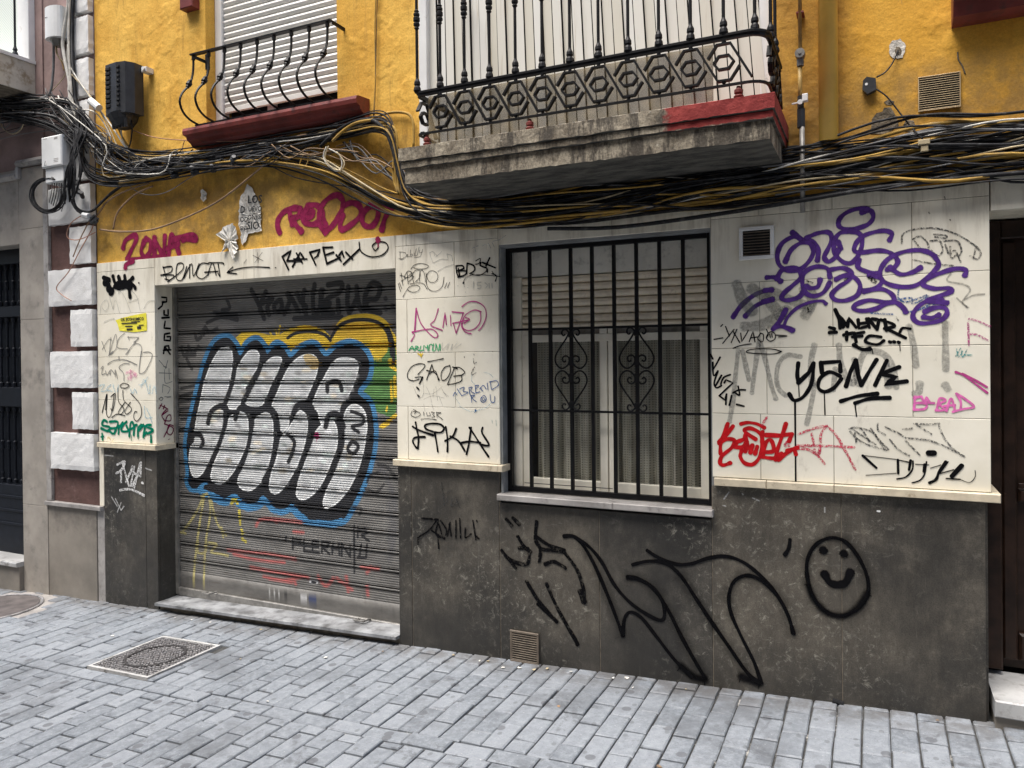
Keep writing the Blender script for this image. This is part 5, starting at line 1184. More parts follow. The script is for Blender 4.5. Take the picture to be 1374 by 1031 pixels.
# --- pillar between shutter and window
G(TILE, 'thin black "Debilly" signature', 'black', 'marker', 'P', 3.2, ['45,185 50,240 95,225 90,190 35,182', '100,210 115,205 105,225 130,220', '135,165 135,220 150,215 150,200 137,205', 'l 168,190 166,215', '185,155 175,215 190,210', '210,140 195,210', '215,165 215,190 235,185', '240,160 220,220 170,230','35,240 60,245 80,230'])
G(TILE, 'pale grey crown scribble', 'wash', 'marker', 'P', 4, ['300,190 320,250 335,275 400,245 460,250', '300,190 330,180 345,215', '330,180 370,220', '355,225 390,195 405,180', '450,200 460,240', '450,200 490,215 500,260', '370,350 430,315 510,290'])
G(TILE, 'white chalk scribble', 'white', 'faint', 'P', 7, ['670,150 720,130', '690,140 700,180', '760,130 790,120 790,160', '810,110 830,150', '840,100 860,140', '850,90 890,80', '900,80 960,40'])
G(TILE, 'thin black round letter tag with halo', 'black', 'marker', 'P', 4.5, ['140,330 170,295 230,282 288,300 270,325 200,330 160,315', '45,385 90,395', '55,435 100,405 150,360', '55,365 70,470', '80,400 110,350 145,360 130,400 80,405', '105,360 115,460', '120,440 165,395 130,390', '165,450 150,390 175,345 215,345 215,400 180,440', '215,440 215,360 235,340 255,370 265,440', '270,365 275,450', '275,380 310,345 360,360 372,405 350,440 310,445 285,420 275,380', '270,450 300,510 360,520 410,480 425,400', '70,570 120,490 180,470 215,485 200,520 150,530 110,510', '130,460 200,450 250,460 280,505', 'l 30,455 50,525', 'l 40,450 60,500', 'l 450,450 430,495', 'l 475,445 455,490'])
G(TILE, 'bold black letter tag with crossed arrow', 'black', 'marker', 'P', 13, ['530,320 535,360 550,400', '530,305 580,300 595,325 545,345', '545,345 620,350 600,385 545,400', '550,330 560,390', '625,280 620,370', '625,280 680,300 690,340 650,370', ('665,375 730,385 790,350 790,310', 8), ('700,260 740,240 730,280 700,290', 8), '745,275 740,300 790,320', '820,235 790,300', '760,275 870,320', '800,330 800,355', ('590,450 620,400 700,380 800,385 905,395', 5), '595,448 593,452', ('840,370 880,390 870,435', 9), ('840,350 870,385 910,395', 6)])
G(TILE, 'grey number and dots', 'wash', 'marker', 'P', 6, ['l 745,445 715,445 712,470 745,470 745,495 715,498', 'l 780,450 805,470 785,495', 'l 815,455 818,495', 'l 840,455 842,495', '545,475 547,478', '600,478 602,482', '610,530 612,532','630,490 632,492', '680,440 678,495'])
G(TILE, 'slanted pink marker tag with spiral', 'pinkm', 'marker', 'P', 9, [('l 185,672 172,860', 14), '190,690 225,800 300,890 350,925 372,900 340,860 290,850 150,875', '375,675 345,770 310,815 410,860', 'l 415,835 435,705 445,810', ('l 480,730 485,820', 7), 'l 505,795 530,885', 'l 530,885 590,715', 'l 495,700 595,710', 'l 500,800 645,770', '580,655 640,615 710,615 775,660 790,740 760,820 725,862', '745,700 690,685 620,720 585,780 590,840 640,862 700,840 740,780 740,710', '610,750 645,765 600,800', '595,760 575,820 610,875 660,890', '150,880 170,900 140,955'])
G(TILE, 'green outlined letters', 'lgreen', 'marker', 'Q', 7, ['120,70 150,30 165,68', '125,55 165,50', '175,70 180,30 205,40 180,50 215,70', '225,30 215,70 240,65', '250,70 250,25 275,45 285,20 285,68', '295,70 300,20 325,20 330,60', '335,10 325,65 350,65 355,10', '360,20 375,70 390,10 392,68'])
G(TILE, 'faint violet scribble', 'wash', 'marker', 'Q', 4, ['410,0 410,60 460,10', '450,60 470,0', '480,60 500,10 490,60 540,0', '520,50 575,10'])
G(TILE, 'small yellow arrow', 'yellow', 'marker', 'Q', 10, ['200,95 225,110 240,95', '222,95 228,122'])
G(TILE, 'black "GHOB" letter tag', 'black', 'marker', 'Q', 8, ['200,275 262,200 215,182 150,205 112,260 115,310 160,330 210,315', '175,300 240,300 210,355', ('240,300 215,350', 13), 'l 320,190 275,320', '320,190 335,240', '275,240 345,260 385,320', '300,270 350,245 378,325', '470,200 430,215 400,270 410,325 450,310 480,250 475,195', 'l 515,220 455,360', '510,215 560,215 605,255 580,280', ('510,290 575,282', 9), '575,285 575,330 510,355 455,360', ('500,210 540,225', 10), ('285,165 340,155 420,138', 8), ('190,385 208,405', 12), ('200,455 210,465', 12)])
G(TILE, 'brown scratched scribble', 'dgrey', 'faint', 'Q', 4, ['240,320 250,440 230,480', '260,440 330,440 410,380', '270,380 300,440 320,520', '340,400 330,470', '380,460 415,545', '250,490 330,460 430,480', '320,530 335,580', '250,530 260,590', '355,380 370,500', '400,390 450,470', '420,430 465,465', '160,380 210,480 250,440'])
G(TILE, 'thin black small tag', 'black', 'marker', 'Q', 5, ['150,590 140,625 180,645 220,625 205,600 160,595', '160,580 185,590 170,615', '250,600 252,630', 'l 275,605 280,635 310,630 300,605', 'l 315,600 345,605 325,620 350,640 320,645', 'l 360,600 365,645', '360,605 400,605 370,625 415,665', '225,662 290,658 360,668'])
G(TILE, 'dark dots and arrow', 'black', 'dry', 'Q', 9, ['680,95 685,105', '680,140 685,180 705,170', '690,210 665,255 670,280 700,260', '600,122 602,126','845,78 848,80'])
G(TILE, 'blue ballpoint letters', 'blue', 'marker', 'Q', 6, ['505,460 520,430 535,450', 'l 540,400 580,460', '560,400 600,385 590,420 635,430 580,460', '640,390 650,450', '640,390 670,385 655,415 690,440', '695,370 700,435', '695,372 725,370 700,400', '700,435 735,425', '740,390 760,420', '735,400 765,370 790,400', 'l 800,350 805,410', '825,340 835,400', '820,340 880,330 895,370 840,405', '660,455 665,515', '655,460 690,455 670,480 705,510', '745,480 770,455 790,480 775,515 745,505 745,480', '755,478 757,482', '770,475 772,480', '755,495 770,500 780,488', '825,450 830,505 860,515 865,465', '890,370 900,365'])
G(TILE, 'pale blue arcs', 'lblue', 'faint', 'Q', 6, ['770,255 820,270 850,300', '525,480 560,530', '560,550 640,590 700,590 790,560 830,520', '665,280 665,330 690,360', '520,465 570,400'])
G(TILE, 'blue dot', 'blue', 'marker', 'Q', 14, ['697,583 700,588', ('700,590 690,605',4)])
G(TILE, 'bold black letter tag with oval, low on the pillar', 'black', 'marker', 'Q', 17, ['180,690 190,750 205,820 200,910', '155,725 205,755 330,800', '260,815 180,820 155,850 180,900 200,915', '330,770 270,745 262,715 310,700 390,705 425,740 400,775 345,775', '345,780 360,860 372,940', '440,730 455,830 455,940', '530,745 500,810 435,850', '480,810 550,850 605,935', 'l 660,735 640,880 620,965', '645,735 690,800 740,880 810,985', '580,865 650,855 740,865', '760,735 755,780 815,885 740,880'])
G(TILE, 'small green smudge', 'teal', 'faint', 'Q', 7, ['875,670 878,720', '840,670 845,700'])
# --- lintel
G(TILE, 'large black letter tag on the lintel ending in a spiral', 'black', 'marker', 'B', 10, [('l 585,568 618,635', 10), 'l 585,568 632,535 610,590', 'l 610,590 685,590', 'l 640,620 680,545 700,580', ('l 645,580 715,580', 8), 'l 690,600 660,550', 'l 730,545 762,612', 'l 730,545 785,530 770,560', ('l 755,575 775,560', 8), 'l 800,520 820,605', 'l 800,520 850,518', 'l 810,560 855,545', ('l 820,605 890,572', 10), 'l 870,560 895,590', 'l 885,560 900,540', 'l 900,545 910,570', 'l 920,545 955,580', 'l 908,608 990,530', ('990,492 1000,540 1050,568 1110,560 1142,525 1130,495 1090,490 1060,510 1075,535 1090,520', 7)])
G(TILE, 'thin black arrow and letters on the lintel', 'black', 'marker', 'B', 6, ['518,625 430,622 350,632 295,652', 'l 325,622 292,652 345,658', ('548,625 552,627', 5), ('l 430,560 485,590', 2), ('l 480,545 440,600', 2), ('455,545 458,600', 2)])
G(TILE, 'dark scuff on the lintel', 'dgrey', 'faint', 'B', 10, ['385,600 395,585'])
G(TILE, 'thin black looping signature on the lintel', 'black', 'marker', 'A', 6, ['860,620 880,690', '860,625 905,620 900,650 848,665', '848,665 915,665 900,690 870,685', '885,700 960,640 965,605 935,610 930,680 960,690 985,620', '1000,610 1000,680', '970,680 1010,605 1020,670 1050,605', '1100,605 1060,605 1035,660 1065,685 1100,660', '1095,665 1120,600 1140,665', '1080,650 1150,645', '1100,600 1170,600 1180,608', '1150,605 1160,670 1150,655'])
# --- left column
G(TILE, 'solid black blobby tag', 'black', 'marker', 'T', 40, ['140,242 170,250 205,268 150,278 152,305 195,312', ('195,350 215,375', 78), '235,230 245,270 270,330', '290,235 310,290 320,330', '350,225 360,290', '430,245 380,290 350,330 285,345', '385,300 395,370 403,430', ('400,285 440,320 455,345', 36), ('290,310 400,310',70), ('250,330 300,345', 40), ('350,290 400,330',70), ('490,293 492,295', 14)])
G(TILE, 'faint grey letters', 'wash', 'marker', 'T', 5, ['110,600 120,510 170,460 190,520 160,570 130,540', '200,430 235,550', '235,550 260,460 300,590', '290,400 300,370 350,430 410,580', '420,370 470,430 505,570', '390,480 490,450', '540,550 580,480 650,465', '145,680 200,655 250,645'])
G(TILE, 'grey pencil flourish below the sticker', 'grey', 'marker', 'T', 6, ['125,870 165,975', '130,950 185,860 220,850', '215,830 195,1010', '195,1010 260,800 270,930 210,1000', '350,790 290,850 280,930 380,945', '380,830 485,835 440,880', '490,830 360,1000', '385,820 395,860', '370,1000 440,900 510,910 520,1000'])
G(TILE, 'grey pencil flourish above the green tag', 'grey', 'marker', 'U', 7, ['180,50 220,10', '170,130 230,95 330,90 440,135', '275,60 275,90', '320,280 315,210 275,160 320,125 370,125', '480,10 460,180 470,215 520,190 580,60 560,20 500,20', '110,170 130,150 115,220 150,215', '150,190 165,230 190,190', '195,230 200,180 235,220', '240,240 240,180 260,260'])
G(TILE, 'thin black flowing signature', 'black', 'marker', 'U', 8, [('120,575 160,410', 10), '150,550 165,400 160,590 200,600 230,400', '200,430 240,400 235,480 215,560 200,540', '265,350 270,470 320,540 295,590 270,570 330,480', '310,370 320,460 390,540 350,590 330,560 380,480', '385,400 470,500 480,600 440,655 410,620 420,570 440,570', '285,325 320,305 368,325 340,350 295,345 285,325', '210,620 260,590 330,605'])
G(TILE, 'pale pink blot', 'lpink', 'faint', 'U', 30, ['340,210 400,200 430,240', '360,260 430,220', '380,190 385,270'])
G(TILE, 'pale blue smudged letters', 'lblue', 'faint', 'U', 14, ['90,330 140,320 110,380 170,370', '200,320 160,360 210,380', '220,320 240,390', '270,320 260,380', '380,360 400,400 420,360 440,400', '460,320 500,310 540,250', '480,340 510,270 550,400', '560,320 560,400', '580,400 600,330 620,400', '510,520 520,620 580,620', '530,540 560,600 580,670'])
G(TILE, 'green spray tag with drips on the left column', 'green', 'spray', 'U', 20, ['165,660 135,645 120,690 190,710 170,745 110,720', '190,660 265,665 230,770', '195,720 250,720', '180,740 215,770', '275,700 270,770', '270,720 310,670', '345,660 305,700 300,745 360,745 345,700', '370,790 380,680 400,665 410,710 380,730', '410,780 420,700 440,690', '450,790 450,720 480,690', '460,740 500,690', '500,800 520,700 570,690', '480,690 560,720 590,740 540,770', '500,790 530,760', ('120,770 125,825', 18), ('570,790 572,845', 22), ('110,800 135,795',14), ('372,780 372,810', 6), ('390,780 390,835', 5), ('450,790 450,815', 8)])
G(TILE, 'yellow-green marks', 'yellow', 'faint', 'U', 8, ['165,830 180,800 200,830', '215,840 225,820', '170,800 195,815'])
# --- reveal (plane facing the opening)
RX = GX0
RVL = [o for o in YB.children if o.name.startswith('reveal')][0]
G(RVL, 'black capitals "PULGA" written downwards on the reveal', 'black', 'marker', 'T', 17, ['l 712,435 762,440 760,480 720,485', 'l 725,480 715,520 680,550', 'l 735,570 735,610 775,615 775,560', 'l 715,640 785,635', 'l 745,675 735,740 795,745', 'l 790,790 740,800 735,860 795,865 800,825 765,825', 'l 730,990 740,920 780,915 785,955 745,955', 'l 750,935 795,998', 'l 730,960 800,955'], plane=RX)
G(RVL, 'thin pencil marks on the reveal', 'grey', 'marker', 'U', 5, ['640,95 670,130 700,165', '720,95 700,165', '680,150 710,155 700,170', '640,210 750,215', '690,180 690,270', '730,170 735,270', '690,250 700,305 760,290', '675,315 670,390', '680,320 740,350 720,400', '690,430 750,430 710,440', ('660,435 640,450 660,465 675,445 660,435', 8)], plane=RX)
G(RVL, 'wine red letters written downwards on the reveal', 'wine', 'marker', 'U', 10, ['665,495 640,540', '650,510 690,525 720,545', '690,510 680,540', '705,550 665,600 690,650', '665,600 720,560', '690,650 745,650 745,600 715,610 690,680', '690,680 770,720 750,780 715,760 730,690 770,700', '740,690 685,800', ('725,825 740,818', 5)], plane=RX)
# --- yellow wall
G(PLW, 'magenta spray letters on the yellow wall above the left pillar', 'magenta', 'spray', 'A', 26, ['650,520 665,480 710,455 720,475 695,530 672,580', '655,620 680,590 750,580 880,570', '760,490 745,540 765,570 790,545 795,490 770,475', '815,570 815,470', '815,480 860,560', '865,560 870,460', '890,560 900,460 915,470 945,550', '880,525 940,500', '910,480 960,465 1020,452 1035,480 1000,475 965,480', ('725,595 727,600', 16), ('790,580 792,585', 14), ('880,585 882,595', 16)], y=.012)
G(TILE, 'lower end of the magenta letters', 'magenta', 'spray', 'A', 24, ['700,590 665,610 662,625'])
G(PLW, 'large magenta spray name on the yellow wall', 'magenta', 'spray', 'B', 29, ['572,442 560,405 568,365 600,328 650,312 678,318', '622,325 630,365 640,395', '678,318 676,350 640,368', '640,370 660,405 686,435', '715,340 745,330 742,355 700,365', '715,315 695,340 700,385 740,398 770,392', '720,300 760,296 790,318 800,360 815,405', '812,440 785,400 782,340 800,290 840,255 880,245 905,275 900,320 875,370 845,410 812,440', '905,300 950,285 990,300 1000,345 960,390 905,425 890,400 905,350', '1060,300 1025,322 1005,365 1018,402 1055,408 1085,370 1088,320 1050,295', '1070,288 1110,296', '1150,322 1125,370 1110,425', '1110,300 1160,318'], y=.012)
G(TILE, 'magenta spray dot with a drip', 'magenta', 'spray', 'B', 26, ['1088,475 1090,482', ('1090,480 1090,515', 6)])
# --- stone base
bx_ = [('J',)]
G(STONE, 'huge black spray strokes across the stone base', 'black', 'spray', 'J', 12.5, [
 '350,178 390,180 430,220 470,290 510,380 550,480 585,575', '395,182 450,220 500,280 550,370 610,440 680,490 735,515 752,495 745,440 700,380 640,345 605,342',
 '605,345 660,355 720,400 770,480 820,580 870,670 915,745', '585,570 592,510 615,482 660,505 720,580 790,670 860,740',
 '683,235 730,265 800,290 860,288 920,268 990,258 1060,278 1130,330 1200,410 1245,490 1268,565', '625,292 690,278 760,288 820,340 880,430 940,520 1010,620 1080,720 1130,765',
 '1140,765 1110,680 1060,580 1020,490 1010,420 1030,360 1080,335 1140,355 1200,410', '1255,192 1250,225 1235,252'])
G(STONE, 'worn black spray fragments at the left of the stone base', 'black', 'worn', 'J', 15, ['100,235 130,270 180,290 205,285 210,250', '165,180 190,220 215,240', '240,120 235,190 255,230 250,280', '240,180 290,215 350,235', '260,230 340,240', '345,235 400,310 425,380 430,440', ('415,400 430,440', 24), '275,290 310,280 355,305', '200,360 250,440 320,520', '245,450 320,520', '280,370 320,460 370,550 405,610', ('395,590 402,612', 16), '120,110 140,135', '145,105 170,130', '130,270 155,305','170,225 205,228'])
G(STONE, 'fine spray haze around the long strokes', 'black', 'fog', 'J', 30, ['820,700 870,740 910,750', '1060,740 1130,768'])
# smiley
import itertools
sm = [(925+150*math.cos(a)*1.0+ (0)+30, 835-205*math.sin(a)) for a in np.linspace(0, 2*math.pi, 17)[:-1]]
ov = '795,810 805,730 850,665 920,635 990,650 1050,710 1100,800 1120,880 1110,950 1060,1010 990,1045 920,1035 860,990 815,910'
G(STONE, 'black sprayed smiling face', 'black', 'spray', 'L', 16, [ov, ('882,697 884,701', 32), ('990,716 992,720', 28), ('890,825 915,868 960,882 1000,868 1025,815', 34)], closed=(0,))
G(STONE, 'soft overspray halo round the long strokes', 'black', 'haze', 'J', 48, ['430,220 470,290 510,380 550,480 585,575', '605,345 660,355 720,400 770,480 820,580 870,670 915,745', '820,340 880,430 940,520 1010,620 1080,720', '1020,490 1010,420 1030,360 1080,335 1140,355 1200,410 1245,490 1268,565'])
G(STONE, 'thin overspray ring of the smiling face', 'black', 'haze', 'L', 62, [ov], closed=(0,))
G(STONE, 'soft overspray on the lower half of the smiling face', 'black', 'fog', 'L', 30, ['800,880 835,960 900,1025 980,1045 1060,1005 1110,930'])
G(STONE, 'black drippy letters on the pillar base', 'black', 'worn', 'H', 9, [('262,768 345,775', 12), ('340,775 300,830 245,865', 9), '300,825 380,875', '345,790 335,850 375,870 390,830 360,780', '350,800 365,850', '345,870 350,925', '240,870 240,905', '410,790 395,860', '405,800 415,860', '440,780 440,870', '460,770 465,870', '490,820 490,870 520,850', '530,780 545,880', '545,860 560,875','550,780 553,785'])
G(STONE, 'dark letters scratched above on the pillar base', 'dgrey', 'faint', 'H', 9, ['365,580 380,700', '380,640 420,620', '395,660 390,690', '420,670 415,700 450,680', '440,660 460,710'])
G(STONEL, 'white thrown letters on the left base', 'white', 'dry', 'F', 14, ['620,760 660,745 640,790 615,805', '640,790 640,850', '650,760 680,870', '665,850 690,800 700,770', '690,870 710,770', '710,880 740,755', '700,800 735,820', '745,750 742,820', '720,830 700,870', '750,855 756,858', '635,895 690,890 760,922'])
G(STONEL, 'thin white scribble low on the left base', 'white', 'faint', 'F', 8, ['590,930 620,980', '610,940 640,1000', '640,960 620,1010', '655,980 640,1000', '555,710 600,715','770,780 800,790'])
G(STONE, 'small white scratches', 'white', 'faint', 'L', 7, ['385,395 360,430', '455,400 460,408', '890,475 890,500', '510,425 545,440','355,465 370,468'])
G(STONE, 'white chip', 'white', 'marker', 'L', 9, ['1168,494 1178,495'])
# ================================================================= CABLES
CG = 'cables bundled along the facade'
def gpath(guide, off, r, wob, y, yj, seed):
    rr = random.Random(seed); out = []
    ph1, ph2, ph3 = rr.uniform(0,6), rr.uniform(0,6), rr.uniform(0,6); f1, f2 = rr.uniform(.006,.012), rr.uniform(.015,.03)
    P = smooth([(a, b, c if c is not None else y) for a, b, c in guide], 5)
    for (u, v, yy) in P:
        sp = wob[0]+(wob[1]-wob[0])*min(1, max(0, (u-200)/900))
        dv = off*sp*(.75+.5*math.sin(u*f1*.6+ph3))+sp*.42*math.sin(u*f1+ph1)+sp*.20*math.sin(u*f2+ph2)
        out.append(W(u, v+dv, yy+yj+.018*math.sin(u*.02+ph3)))
    return out
UP = [(-30,142,-.06),(40,140,-.06),(90,142,-.06),(118,165,-.07),(140,195,-.06),(180,212,-.05),(250,212,-.05),(330,200,-.05),(410,186,-.05),(470,172,-.06),(505,164,-.06),(524,176,-.07),(534,215,-.06),(546,252,-.05),(580,272,-.05),(660,276,-.05),(760,268,-.05),(900,249,-.05),(1050,225,-.05),(1200,200,-.05),(1300,188,-.05),(1410,175,-.05)]
LO = [(-30,150,-.07),(60,165,-.08),(100,195,-.09),(120,235,-.08),(160,244,-.07),(220,234,-.06),(300,218,-.06),(370,212,-.05),(430,224,-.05),(480,250,-.05),(530,276,-.05),(600,287,-.05),(700,287,-.05),(800,280,-.05),(950,262,-.05),(1100,243,-.05),(1250,226,-.05),(1410,212,-.05)]
cols1 = ['black','black','black','white','black','black','black','grey','black','black','ochre','black','black','brown','black','cream','black','black','black','black','black','grey']
words = {'black':'black','white':'off-white','ochre':'ochre-painted','grey':'grey','brown':'brown','cream':'cream'}
def run(guide, n, lo, hi, wob, cols, tagline, seed, y=-.05, rmin=.003, rmax=.0062):
    mats = {}
    for i in range(n):
        off = lo+(hi-lo)*(i+random.Random(seed+i).uniform(-.4,.4))/max(1, n-1)
        c = cols[i % len(cols)]; r = random.Random(seed*7+i).uniform(rmin, rmax)*(1.25 if c == 'ochre' else 1)
        gg = guide if c not in ('ochre','cream') else [q for q in guide if q[0] > 125]
        P = gpath(gg, off, r, wob, y, random.Random(seed*3+i).uniform(-.022,.022), seed*100+i)
        mb = MB(); mb.tube(P, r, 6); o = mb.build('cable', MT['cab_'+c], None, smooth=True)
        tag(o, words[c]+' '+tagline, 'cable', CG)
run(UP, 26, -1, 1, (9, 23), cols1, 'cable in the upper run of the facade cable bundle', 11)
run(LO, 18, -1, 1, (9, 20), ['black','ochre','black','black','cream','black','black','black','black','ochre','black','black','grey'], 'cable in the lower run of the facade cable bundle', 31)
# dark mass under the balcony: cables against the wall
MID = [(548,258,-.03),(600,270,-.03),(700,268,-.03),(850,252,-.03),(1000,232,-.03),(1100,222,-.03),(1250,205,-.03),(1410,192,-.03)]
run(MID, 22, -1.2, 1.25, (22, 26), ['black','black','ochre','black','grey','black','black','ochre','black','black','black','brown'], 'cable running under the balcony slab towards the right edge', 61, rmin=.004, rmax=.009)
# low thick cables above the tiles on the right
for k, (c, r, pts) in enumerate((('black', .009, [(640,300),(760,300),(900,283),(1072,266),(1200,246),(1400,226)]), ('ochre', .008, [(548,262),(600,296),(700,294),(860,280),(1074,254),(1200,228),(1330,212),(1400,206)]), ('black', .010, [(735,307),(830,305),(960,288),(1071,270),(1180,252),(1300,238),(1400,230)]), ('ochre', .007, [(1060,232),(1150,215),(1240,205),(1400,188)]), ('grey', .0035, [(1030,258),(1120,244),(1230,222),(1330,200),(1400,182)]), ('grey', .0035, [(1040,262),(1180,238),(1300,215),(1400,195)]), ('black', .0035, [(1050,248),(1150,222),(1232,196),(1300,190)]))):
    cable([W(u, v, -.045-.01*(k % 3)) for u, v in pts], r, c, '%s cable crossing low above the white tiles at the right, %s' % (words[c], ('lowest thick one','painted over and thick','just above the window head','bright top one','thin upper one','thin lower one','thin, leaving the sensor clip')[k]), group=None)
# individually recognisable cables
L_ = lambda pts, y=-.06: [W(p[0], p[1], p[2] if len(p) > 2 else y) for p in pts]
cable(L_([(134,308),(160,311),(200,309),(240,296),(290,272),(335,238),(372,205),(395,185),(412,181)]), .0065, 'brown', 'long beige cable sagging diagonally over the yellow wall')
cable(L_([(322,215),(360,222),(395,238),(440,247),(500,255),(545,262),(600,264)], -.05), .0035, 'black', 'thin dark cable sagging from the bundle towards the balcony corner')
cable(L_([(170,246),(185,258),(205,262),(228,256),(260,236),(300,222)]), .0032, 'grey', 'thin grey cable hanging in a loop below the left bundle')
cable(L_([(130,290),(145,270),(170,256),(200,246)]), .0062, 'brown', 'brown cable rising from the splice by the quoins')
cable(L_([(152,308),(158,285),(180,262),(205,250)]), .0062, 'brown', 'second brown cable rising from the splice by the quoins')
cable(L_([(126,300),(122,310),(108,335),(92,365),(76,385),(82,395),(96,404)]), .0035, 'pink', 'pinkish loose wire hanging down over the white quoins')
cable(L_([(112,288),(95,300),(90,318),(105,322),(128,312)]), .0035, 'pink', 'pinkish wire loop in front of the white quoins')
cable(L_([(120,296),(108,320),(98,345)]), .004, 'brown', 'short dark wire end over the quoins')
cable(L_([(97,225,-.15),(98,262,-.12),(104,280,-.1),(122,284,-.08),(142,266,-.07),(165,248,-.06)]), .009, 'black', 'thick black cable curving under the white cabinet')
cable(L_([(93,240,-.15),(95,268,-.12),(108,286,-.1),(128,280,-.08),(150,258,-.07),(175,244,-.06)]), .007, 'black', 'second thick black cable curving under the white cabinet')
for k in range(6):
    r_ = random.Random(90+k); rx, ry = 21+r_.uniform(-3,3), 23+r_.uniform(-3,3); cx_, cy_ = 62+r_.uniform(-3,4), 262+r_.uniform(-2,3)
    cable([W(cx_+rx*math.cos(a), cy_+ry*math.sin(a), -.08-.008*k) for a in np.linspace(-1.2, -1.2-2*math.pi*.86, 16)], .0048, 'black', 'one loop of the black cable coil hanging beside the white cabinet', group='coiled black cables by the white cabinet', k=3)
for k in range(11):
    r = random.Random(k+7); x = 94+r.uniform(0,16)
    cable(L_([(x+r.uniform(0,14),148,-.09),(x+5+r.uniform(-4,4),176,-.12),(x+r.uniform(-5,4),205,-.15),(x-5+r.uniform(-5,5),232,-.16),(x-8+r.uniform(-5,5),250+r.uniform(0,24),-.13)]), r.uniform(.005,.008), 'black', 'black cable dropping beside the white cabinet', group='black cables dropping beside the cabinet')
for k in range(7):
    x = 70+k*3.2; cable(L_([(x,246,-.1),(x-1,258+k,-.11),(x-4-k*.5,272+k*2,-.1)]), .0035, 'black' if k % 3 else 'grey', 'thin wire coming out of the bottom of the white cabinet', group='wires under the white cabinet')
# riser by the upper left box
for k, (c, r) in enumerate((('white',.010),('white',.006),('black',.006),('grey',.006),('black',.005))):
    x = 91+k*2.1; pts = [(x+1,-20),(x,10),(x-1 if k else x-5,40),(x-1 if k else x-7,60),(x+(0 if k else -3),85),(x+2,110),(x+4,135),(x+12,158)]
    cable(L_(pts, -.08 if c == 'white' else -.05), r*1.25, c, '%s vertical cable on the mauve wall, number of sheath widths apart from the box' % words[c] if False else '%s %s cable running up the mauve wall beside the quoins' % (('thick','thin','outer','middle','inner')[k], words[c]))
cable(L_([(72,60,-.07),(72,80,-.05),(71,100,-.05),(67,125,-.06),(55,132,-.06),(20,140,-.06)]), .010, 'grey', 'dark flexible conduit dropping from the small white box')
cable(L_([(76,62,-.07),(78,75,-.06),(86,85,-.05),(88,100,-.05),(70,122,-.06)]), .0035, 'cream', 'cream thin wire looping below the small white box')
cable(L_([(75,62,-.07),(76,72,-.06),(83,84,-.05),(86,95,-.05)]), .0035, 'ochre', 'ochre thin wire looping below the small white box')
cable(L_([(91,60),(92,85),(110,115),(128,140),(150,170),(170,200),(185,212)]), .006, 'white', 'white cable crossing diagonally from the riser to the yellow wall')
cable(L_([(96,100),(112,118),(130,142),(148,175),(160,200),(180,214),(205,216)]), .005, 'cream', 'cream cable crossing diagonally from the riser to the yellow wall')
cable(L_([(60,136),(92,140),(110,155),(126,172),(134,195),(142,225),(158,238),(185,236),(200,220)]), .005, 'white', 'white cable arching over the left bundle')
cable(L_([(98,150),(120,148),(136,160),(150,190),(146,220),(160,232),(180,240)]), .005, 'white', 'second white cable looping beside the quoins')
cable(L_([(132,212),(131,225),(136,238),(152,244)]), .007, 'ochre', 'thick ochre cable hooked below the left bundle')
cable(L_([(3,140),(0,158),(4,172),(16,180),(28,174),(36,155),(50,140),(60,136)]), .0042, 'cream', 'cream cable drooping in a loop at the left edge')
cable(L_([(5,142),(3,160),(8,176),(18,178),(30,168),(40,148),(56,138)]), .0038, 'grey', 'grey cable drooping in a loop at the left edge')
cable(L_([(30,142),(18,158),(10,170),(0,172)]), .0035, 'grey', 'short grey cable drooping at the left edge')
cable(L_([(48,155),(80,162),(96,172),(104,182)]), .004, 'white', 'thin white cable leading to the white cabinet')
cable(L_([(-5,188),(30,180),(60,176),(90,172)], -.04), .0035, 'grey', 'grey wire running along the stone moulding')
cable(L_([(-5,180),(40,168),(80,164),(104,160)], -.04), .003, 'black', 'black wire above the stone moulding')
for k in range(10):
    r = random.Random(k); cable(L_([(-10,122+k*4.5),(40,128+k*3.5+r.uniform(-4,4)),(80,134+k*4+r.uniform(-4,4)),(108,150+k*5+r.uniform(-4,4)),(122+k*2,190+r.uniform(-6,6)),(140+k*3,225+r.uniform(-5,5)),(190+k*6,236-k+r.uniform(-5,5)),(240+k*8,222+r.uniform(-8,4))], -.07-.006*(k % 4)), .0048, ('black','black','grey','black','black')[k % 5], '%s cable in the tangle around the quoins' % words[('black','black','grey','black','black')[k % 5]], group='tangled cables around the quoins')
for k in range(26):
    r = random.Random(k+300); u0 = r.uniform(60, 104); c = r.choice(('black','black','grey','white','cream','black','grey'))
    P = [(u0, r.uniform(118,150)), (u0+r.uniform(8,26), r.uniform(150,176)), (r.uniform(112,150), r.uniform(172,205)), (r.uniform(130,175), r.uniform(200,236)), (r.uniform(175,215), r.uniform(212,236)), (r.uniform(225,300), r.uniform(200,226))]
    cable(L_(P, -.07-.012*(k % 5)), r.uniform(.0028,.0052), c, '%s loose wire of the tangle where the cables turn round the quoins' % words[c], group='loose wires at the cable turn')
for k in range(8):
    r = random.Random(k+400); c = r.choice(('black','grey','black'))
    cable(L_([(-10, r.uniform(125,170)), (30, r.uniform(130,165)), (70, r.uniform(132,172)), (r.uniform(98,115), r.uniform(140,190)), (r.uniform(104,122), r.uniform(200,240))], -.06-.01*(k % 4)), .0045, c, '%s loose wire coming from the left edge' % words[c], group='loose wires from the left edge')
